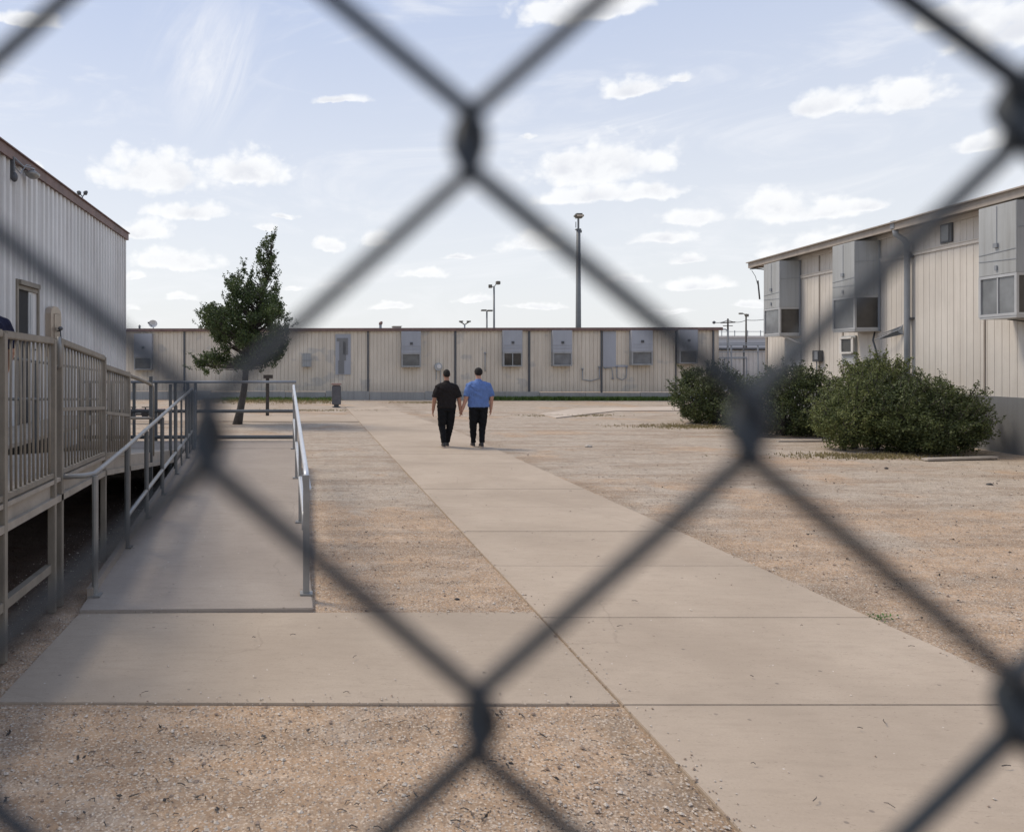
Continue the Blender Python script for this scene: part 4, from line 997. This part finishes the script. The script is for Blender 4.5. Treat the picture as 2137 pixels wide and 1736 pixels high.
minx = min(p[0] for p in poly); maxx = max(p[0] for p in poly); minz = min(p[1] for p in poly); maxz = max(p[1] for p in poly)
tries = 0
while len(clumps) < 470 and tries < 20000:
    tries += 1
    x_ = random.uniform(minx, maxx); z_ = random.uniform(minz, maxz)
    r = random.uniform(.08, .17)*(1 if z_ < 4.4 else .65)
    if not all(inpoly(x_+dx*r*.85, z_+dz_*r*.85) for dx, dz_ in ((1, 0), (-1, 0), (0, 1), (0, -1), (0, 0))): 
        if random.random() > .03 or not inpoly(x_, z_): continue
        r *= .6
    hw = (1.35 if 2.2 < z_ < 3.6 else .9 if z_ < 4.4 else .35)
    yy = random.uniform(-hw, hw)
    if mnoise.noise(Vector((x_*1.7, yy*1.7, z_*2.1))) < -.26: continue
    clumps.append((Vector((x_, TY+yy, z_)), r))
for (px, py, r) in ((412, 752, .11), (425, 758, .13), (440, 765, .14), (455, 770, .13), (432, 778, .09), (448, 748, .12), (468, 752, .14), (480, 758, .13), (418, 744, .09), (470, 738, .13), (408, 747, .07), (425, 648, .11), (432, 662, .14), (440, 645, .12), (452, 655, .15), (430, 680, .12), (447, 680, .15), (460, 668, .14), (424, 665, .08),
                    (505, 762, .12), (525, 765, .12), (545, 768, .12), (490, 770, .10), (515, 750, .14), (600, 672, .12), (592, 690, .14), (598, 710, .13), (588, 735, .14), (575, 752, .14), (570, 500, .06), (567, 512, .07), (562, 528, .08), (570, 535, .08), (556, 520, .06), (548, 512, .05), (510, 552, .05), (512, 570, .07), (484, 578, .10), (476, 590, .10), (495, 588, .12), (490, 610, .14)):
    x_, z_ = T(px, py); clumps.append((Vector((x_, TY+random.uniform(-.35, .35), z_)), r))
for c, r in clumps:
    zt = max(1.75, min(5.5, c.z-.55)); k = max(i for i in range(len(trunk)) if trunk[i].z <= zt); k = min(k, len(trunk)-2)
    f = (zt-trunk[k].z)/(trunk[k+1].z-trunk[k].z); s_ = trunk[k].lerp(trunk[k+1], f)
    if random.random() < .6: a.tube([s_, s_.lerp(c, .55)+Vector((0, 0, -.05)), c], [.022, .014, .005], 5, False)
    for i in range(int(78*(r/.15)**2)+12):
        q_ = c+rnd_dir()*r*random.random()**.45*1.25; leaf(lf, q_, .078, rnd_dir())
    if random.random() < .7: sprig(lf, a, c, Vector((c.x-tb.x-.5, c.y-TY, .7)), random.uniform(.15, .35), .06, 22)
for (px, py) in ((573, 484), (510, 537), (420, 640), (608, 662), (404, 752), (470, 605), (548, 505)):
    x_, z_ = T(px, py); 
    for kk in range(2): sprig(lf, a, (x_-.03, TY+random.uniform(-.1, .1), z_-.3), (.05, 0, 1) if py < 560 else (x_-tb.x, 0, .7), .3, .05, 30)
bchild(a, 'trunk', M['bark'], tr, tb, smooth=True); bchild(lf, 'crown', M['leaf_tree'], tr, tb)
# ---- grass
random.seed(5)
def blades(mb, x, y, h, n, sp):
    for i in range(n):
        bx_, by = x+random.gauss(0, sp), y+random.gauss(0, sp); a_ = random.uniform(0, 6.28); hh = h*random.uniform(.5, 1.2); w_ = .012+h*.08
        lx, ly = random.gauss(0, .35)*hh, random.gauss(0, .35)*hh
        mb.add([(bx_-w_*math.cos(a_), by-w_*math.sin(a_), -.01), (bx_+w_*math.cos(a_), by+w_*math.sin(a_), -.01), (bx_+lx, by+ly, hh)], [(0, 1, 2)])
a = MB()
for i in range(1500):
    px = random.uniform(1005, 1420); p = fpt(px, random.uniform(.1, .55)); blades(a, p.x, p.y, .20, 5, .08)
for i in range(500):
    px = random.uniform(470, 705); p = fpt(px, random.uniform(.15, 1.6)); blades(a, p.x, p.y, .17, 4, .12)
a.build('grass', M['grass'], kind='stuff', label='strip of green grass along the foot of the long building')
a = MB()
for i in range(1400):
    px = random.uniform(440, 690); p = fpt(px, random.uniform(.6, 5)*random.random()); blades(a, p.x, p.y, .10, 3, .15)
for (cx, cy, rx_, ry_, n_) in ((SX(1440, 22.6), 22.8, 1.7, .8, 500), (SX(1790, 15.8), 15.6, 1.6, .45, 420), (5.6, 36.5, 1.6, .6, 260), (9.5, 27.5, 1.6, .5, 160), (-.5, 30.5, 3, .5, 260)):
    for i in range(n_): blades(a, cx+random.gauss(0, rx_*.5), cy+random.gauss(0, ry_*.5), .05, 3, .08)
a.build('dry_grass', M['grass_dry'], kind='stuff', label='thin dry yellow grass on the far gravel and around the shrubs')
a = MB()
for i in range(60):
    leaf(a, Vector((SX(1838, 5.68)+random.gauss(0, .05), 5.68+random.gauss(0, .03), random.uniform(.01, .035))), .022, Vector((0, 0, 1)))
a.build('weed', M['weed'], label='small bright green weed at the right edge of the path', cat='weed')
# ---- loose stones and litter on the gravel
def on_slab(x, y): return (XL-.01 < x < 4.23) or (-1.74 < x < XL and 4.23 < y < 5.84) or (-1.95 < x < .1 and 5.7 < y < 14)
random.seed(9); a = MB(); b_ = MB(); tw = MB(); dk = MB()
cnt = 0
while cnt < 15000:
    Y = 2.9+random.random()**1.7*11; x = random.uniform(-2.6, Y*.96); 
    zs = 0
    if on_slab(x, Y):
        edge = min(abs(x-XL), abs(x-4.21) if Y > 5.9 or Y < 4.2 or x > XL else 9, abs(Y-4.25) if x < XL else 9, abs(Y-5.82) if x < XL and x > .1 else 9)
        if edge > .16*random.random()**2 or x < -1.5 or (x < .12 and Y > 5.6): 
            if random.random() > .004: continue
        zs = PT+.001
    if mnoise.noise(Vector((x*.8, Y*.8, 2))) < random.uniform(-.5, .25): 
        if random.random() < .6: continue
    cnt += 1; s = random.uniform(.003, .0085)*(1+1.1*(random.random() < .06)); rr = Matrix.Rotation(random.uniform(0, 6.28), 3, 'Z')
    tgt = a if random.random() < .62 else b_
    tgt.add([Vector((x, Y, s*.2+zs))+rr@Vector(v) for v in ((s, 0, 0), (0, s*.7, 0), (-s*1.1, 0, 0), (0, -s*.75, 0), (s*.2, 0, s*.55), (0, 0, -s*.5))], [(0, 1, 4), (1, 2, 4), (2, 3, 4), (3, 0, 4), (1, 0, 5), (2, 1, 5), (3, 2, 5), (0, 3, 5)])
for i in range(1500):
    Y = 2.9+random.random()**1.5*14; x = random.uniform(-2.4, Y*.95)
    if on_slab(x, Y) and random.random() < .93: continue
    z0 = .03 if on_slab(x, Y) else .008
    an = random.gauss(0, .7); l_ = random.uniform(.012, .05); p = Vector((x, Y, z0)); d = Vector((math.cos(an), math.sin(an), 0))
    q_ = p+d*l_; tw.tube([p, (p+q_)/2+Vector((random.uniform(-.008, .008), random.uniform(-.008, .008), .005)), q_], .0014+.0012*random.random(), 4, False)
for i in range(260):
    Y = 2.9+random.random()**1.4*15; x = random.uniform(-2.4, Y*.95)
    if on_slab(x, Y): continue
    for k in range(3): leaf(dk, Vector((x+random.gauss(0, .012), Y+random.gauss(0, .012), .012)), .026, Vector((0, 0, 1)))
M['peb_light'] = mat_simple('peb_light', (.55, .49, .42), .9, var=.35, scale=90)
M['peb_dark'] = mat_simple('peb_dark', (.27, .205, .16), .9, var=.4, scale=90)
a.build('gravel', M['peb_light'], kind='stuff', label='loose pale gravel stones scattered over the dirt')
b_.build('gravel', M['peb_dark'], kind='stuff', label='loose brown gravel stones scattered over the dirt')
tw.build('twigs', M['bark'], kind='stuff', label='small dry twigs scattered on the gravel'); dk.build('dead_leaves', M['bark'], kind='stuff', label='dark dead leaves scattered on the gravel')

# ================================================================== PEOPLE
def voxel(mb, name, mat, parent, vs=.008, it=4, **k):
    me = bpy.data.meshes.new(name+'_src'); me.from_pydata(mb.v, [], mb.f); me.update()
    bm = bmesh.new(); bm.from_mesh(me); bmesh.ops.recalc_face_normals(bm, faces=bm.faces); bm.to_mesh(me); bm.free()
    t = bpy.data.objects.new(name+'_tmp', me); col.objects.link(t)
    m1 = t.modifiers.new('r', 'REMESH'); m1.mode = 'VOXEL'; m1.voxel_size = vs
    m2 = t.modifiers.new('s', 'SMOOTH'); m2.factor = .5; m2.iterations = it
    dg = bpy.context.evaluated_depsgraph_get(); dg.update()
    nm = bpy.data.meshes.new_from_object(t.evaluated_get(dg)); nm.name = name
    bpy.data.objects.remove(t, do_unlink=True)
    if name in ('shirt', 'trousers'):
        for v in nm.vertices:
            p_ = v.co; f_ = mnoise.noise(Vector((p_.x*9+7, p_.y*9, p_.z*(16 if name == 'shirt' else 22)+p_.x*14)))*.011+mnoise.noise(Vector((p_.x*24, p_.y*24, p_.z*18)))*.005
            v.co = p_+v.normal*f_
    nm.materials.clear(); nm.materials.append(mat); nm.polygons.foreach_set('use_smooth', [True]*len(nm.polygons))
    return tag(link(bpy.data.objects.new(name, nm), parent), **k)
def limb(mb, pts, rs):
    mb.tube(pts, rs, 12)
    for p, r in zip(pts, rs): mb.ring(p, r, r, r, 12, 8)
def hand(mb, wrist, d, side, curl=.35):
    # palm below the wrist, fingers pointing along d (down), thumb forward (+y)
    wrist = Vector(wrist); d = Vector(d).normalized(); fw = Vector((0, 1, 0)); nrm = d.cross(fw).normalized()
    inward = Vector((-side, 0, 0))
    p = wrist+d*.05
    m_ = Matrix((inward, fw, d)).transposed()
    mb.ring(p, .024, .042, .055, 10, 8, M=m_)
    for i, ln in enumerate((.068, .078, .073, .058)):
        b0 = wrist+d*.085+fw*(.030-.0195*i); b1 = b0+(d+inward*curl*.4)*ln*.5; b2 = b1+(d+inward*curl*1.5)*ln*.42
        limb(mb, [b0-d*.02, b0, b1, b2], [.0105, .0105, .0098, .0085])
    t0 = wrist+d*.03+fw*.03; t1 = t0+(d*.7+fw*.6+inward*.2)*.042; t2 = t1+(d+fw*.15+inward*.2)*.033
    limb(mb, [t0, t1, t2], [.012, .0105, .009])
def person(loc, Hs, label, skin, shirt, kind, arms, legs, tw, sw, rz=0, hairw=1.0, tuck=False):
    """arms: {side: (shoulder,elbow,wrist)} in local metres for height 1.75; legs: {side:(hip,knee,ankle)}"""
    o = empty('person', loc, rz, label=label, cat='person', group='people walking on the path' if kind != 'edge' else None) if kind != 'edge' else empty('person', loc, rz, label=label, cat='person')
    o.scale = (Hs/1.75,)*3
    b = MB()
    # head, facing +y
    b.ring((0, .012, 1.645), .074, .094, .108, 16, 12); b.ring((0, .035, 1.585), .056, .066, .058, 14, 10)
    b.ring((0, .105, 1.63), .011, .018, .024, 8, 6); b.ring((0, .092, 1.665), .05, .02, .012, 10, 6); b.ring((0, .094, 1.59), .024, .012, .008, 8, 6)
    for s in (-1, 1): b.ring((s*.078, .0, 1.635), .010, .020, .031, 8, 8)
    b.loft([(0, -.012, 1.42, .075, .07), (0, -.008, 1.50, .056, .06), (0, .0, 1.60, .054, .06)], 14)
    b.loft([(0, 0, .90, tw*.44, .10), (0, 0, 1.05, tw*.42, .10), (0, 0, 1.25, tw*.44, .105), (0, 0, 1.33, sw*.30, .09), (0, -.01, 1.42, .09, .07)], 18)
    for s, (sh, el_, wr) in arms.items():
        limb(b, [Vector(sh)+Vector((-s*.05, 0, -.075)), Vector(sh).lerp(Vector(el_), .4), el_, wr], [.045, .047, .048, .035]); mid = Vector(el_).lerp(Vector(wr), .3); b.ring(mid, .043, .043, .06)
        dd = (Vector(wr)-Vector(el_)).normalized(); hand(b, wr, dd+Vector((0, 0, -.5)), s)
    for s, (hp, kn, an) in legs.items(): limb(b, [hp, kn, an], [.075, .050, .036]); b.loft([(an[0], an[1]+.03, .03, .035, .10), (an[0], an[1]+.02, .07, .032, .06), (an[0], an[1], .11, .034, .036)], 12)
    voxel(b, 'body', skin, o, .0075, 3)
    # hair cap
    h = MB(); h.ring((0, -.004, 1.665), .081*hairw, .094, .098, 16, 12); h.ring((0, -.045, 1.64), .072*hairw, .056, .062, 12, 8)
    voxel(h, 'hair', M['hair'], o, .009, 3)
    # shirt
    s_ = MB()
    hem = .885; 
    s_.loft([(0, 0, hem, tw*.52, .135), (0, 0, hem+.05, tw*.53, .138), (0, 0, 1.02, tw*.51, .135), (0, 0, 1.15, tw*.52, .138), (0, -.005, 1.28, tw*.56, .14), (0, -.01, 1.35, sw*.41, .125), (0, -.012, 1.405, sw*.33, .105), (0, -.012, 1.45, sw*.20, .085), (0, -.008, 1.49, .062, .066), (0, -.006, 1.515, .058, .062)], 22)
    for s, (sh, el_, wr) in arms.items():
        sh = Vector(sh); el_ = Vector(el_); e2 = sh.lerp(el_, .93)
        limb(s_, [sh+Vector((-s*.09, 0, -.005)), sh+Vector((-s*.02, 0, -.035)), sh.lerp(el_, .5)], [.080, .080, .072]); s_.tube([sh.lerp(el_, .45), e2], [.071, .073], 14)
    voxel(s_, 'shirt', shirt, o, .010, 4)
    # trousers
    k_t = 1; t_ = MB(); t_.loft([(0, 0, .83, tw*.46, .115), (0, 0, .93, tw*.47, .12), (0, 0, 1.0, tw*.45, .115)], 20)
    for s, (hp, kn, an) in legs.items():
        hp, kn, an = Vector(hp), Vector(kn), Vector(an)
        limb(t_, [hp+Vector((0, 0, .02)), hp.lerp(kn, .5), kn, kn.lerp(an, .5)], [.112, .102, .084, .070]); t_.tube([kn.lerp(an, .45), kn.lerp(an, .85), an+Vector((0, 0, .0))], [.072, .058, .060], 14)
    voxel(t_, 'trousers', M['trouser'], o, .010, 4)
    for s, (hp, kn, an) in legs.items():
        f = MB(); ax, ay = an[0], an[1]; lift = max(0, an[2]-.10)
        f.loft([(ax, ay+.055, .02+lift, .044, .135), (ax, ay+.05, .045+lift, .046, .13), (ax, ay+.03, .075+lift, .042, .10), (ax, ay, .11+lift, .040, .055)], 16)
        sh_ = voxel(f, 'shoe', M['shoe'], o, .008, 2)
        MB().loft([(ax, ay+.055, .0+lift, .045, .137), (ax, ay+.055, .022+lift, .047, .139)], 18).build('sole', M['sole'], sh_)
    for s in (-1, 1): MB().ring((s*.03, .098, 1.655), .011, .009, .008, 8, 6).build('eye', M['eye'], o, smooth=True)
    return o
# left man, walking away
PYY = 17.1; base_z = PT
k = 1.0
armsL = {-1: ((-.205, -.01, 1.385), (-.275, -.03, 1.10), (-.295, .05, .845)), 1: ((.205, -.01, 1.385), (.275, -.03, 1.10), (.315, .03, .845))}
legsL = {-1: ((-.095, 0, .86), (-.100, .02, .48), (-.072, -.06, .11)), 1: ((.095, 0, .86), (.085, .05, .48), (.042, .16, .10))}
person((SX(932, PYY), PYY, base_z), 1.73, 'man in black short sleeved shirt and dark trousers walking away along the path', M['skin_a'], M['shirt_dark'], 'walk', armsL, legsL, .41, .52)
armsR = {-1: ((-.225, -.01, 1.385), (-.275, -.04, 1.10), (-.345, .02, .85)), 1: ((.225, -.01, 1.385), (.282, -.03, 1.10), (.285, .05, .845))}
legsR = {-1: ((-.10, 0, .86), (-.105, .05, .48), (-.082, .15, .10)), 1: ((.10, 0, .86), (.092, .02, .48), (.062, -.05, .11))}
person((SX(998.5, PYY), PYY, base_z), 1.77, 'man in bright blue polo shirt and black trousers walking away on the path', M['skin_b'], M['shirt_blue'], 'walk', armsR, legsR, .45, .56, hairw=1.12)
armsE = {-1: ((-.19, 0, 1.385), (-.23, .05, 1.12), (-.2, .2, .95)), 1: ((.19, 0, 1.385), (.25, .06, 1.12), (.24, .22, .97))}
legsE = {-1: ((-.09, 0, .86), (-.10, .02, .48), (-.10, 0, .10)), 1: ((.09, 0, .86), (.10, .02, .48), (.10, 0, .10))}
person((-2.70, 6.45, DZ), 1.58, 'person in dark navy shirt on the deck at the left picture edge', M['skin_b'], M['navy'], 'edge', armsE, legsE, .38, .46, rz=.5)

# ================================================================== CHAIN-LINK FENCE right in front of the lens
FY = .10; u = FY/F
f0 = Vector((0, FY, 0)); fence = empty('chain_link_fence', f0, label='blurred grey chain link fence close in front of the camera', cat='fence')
bent = {(0, 0): (0, 0), (0, 2): (16, -52), (1, -1): (8, 0), (1, 1): (8, -4), (2, 0): (0, 0), (2, 2): (-12, -26), (-1, -1): (-10, 0), (-1, 1): (0, 0), (0, -2): (0, 0)}   # diamonds pulled out of true
a = MB()
def fnode(rowi, half):       # lattice node: rows go down, half counts half-diamonds across
    dx_, dy_ = bent.get((rowi, half), (random.uniform(-14, 14), random.uniform(-10, 10)))
    bent[(rowi, half)] = (dx_, dy_)
    k_ = 1-.016*(rowi % 2)+.012*(1-rowi % 2)
    return ((977+14*rowi+half*565+dx_-PX)*u*k_, CH-((300+606*rowi+dy_)-PY)*u*k_)
rows = range(-22, 46)
def wire(h0, typ):
    pts = []
    for r_ in rows:
        par = r_ % 2
        side = typ*(1 if par == 0 else -1)                  # which way this wire bends at this row
        x, z = fnode(r_, h0 if par == 0 else h0-typ)
        x += random.uniform(-.0005, .0005)*0
        yb = FY+(-.0016 if par else .0012)
        dx = 15*u; hv = 62*u
        pts += [(x-side*2*u, yb-.0013*side, z+hv), (x+side*dx*.8, yb-.0012*side, z+hv*.45), (x+side*dx, yb, z), (x+side*dx*.8, yb+.0012*side, z-hv*.45), (x-side*2*u, yb+.0013*side, z-hv)]
    return pts
WR = []
for r_ in rows: WR += [.00130, .0016, .0018, .0016, .00130]
for j in range(-26, 24):
    for typ in (1, -1): a.tube(wire(2*j, typ), WR, 8, False)
bchild(a, 'wire_mesh', M['wire'], fence, f0, smooth=True)
for x in (-1.75, 1.75): bchild(MB().tube([(x, FY+.03, 0), (x, FY+.03, 2.75)], .028, 14), 'post', M['pipe'], fence, f0, smooth=True)
bchild(MB().tube([(-1.75, FY+.02, 2.72), (1.75, FY+.02, 2.72)], .02, 12), 'top_rail', M['pipe'], fence, f0, smooth=True)
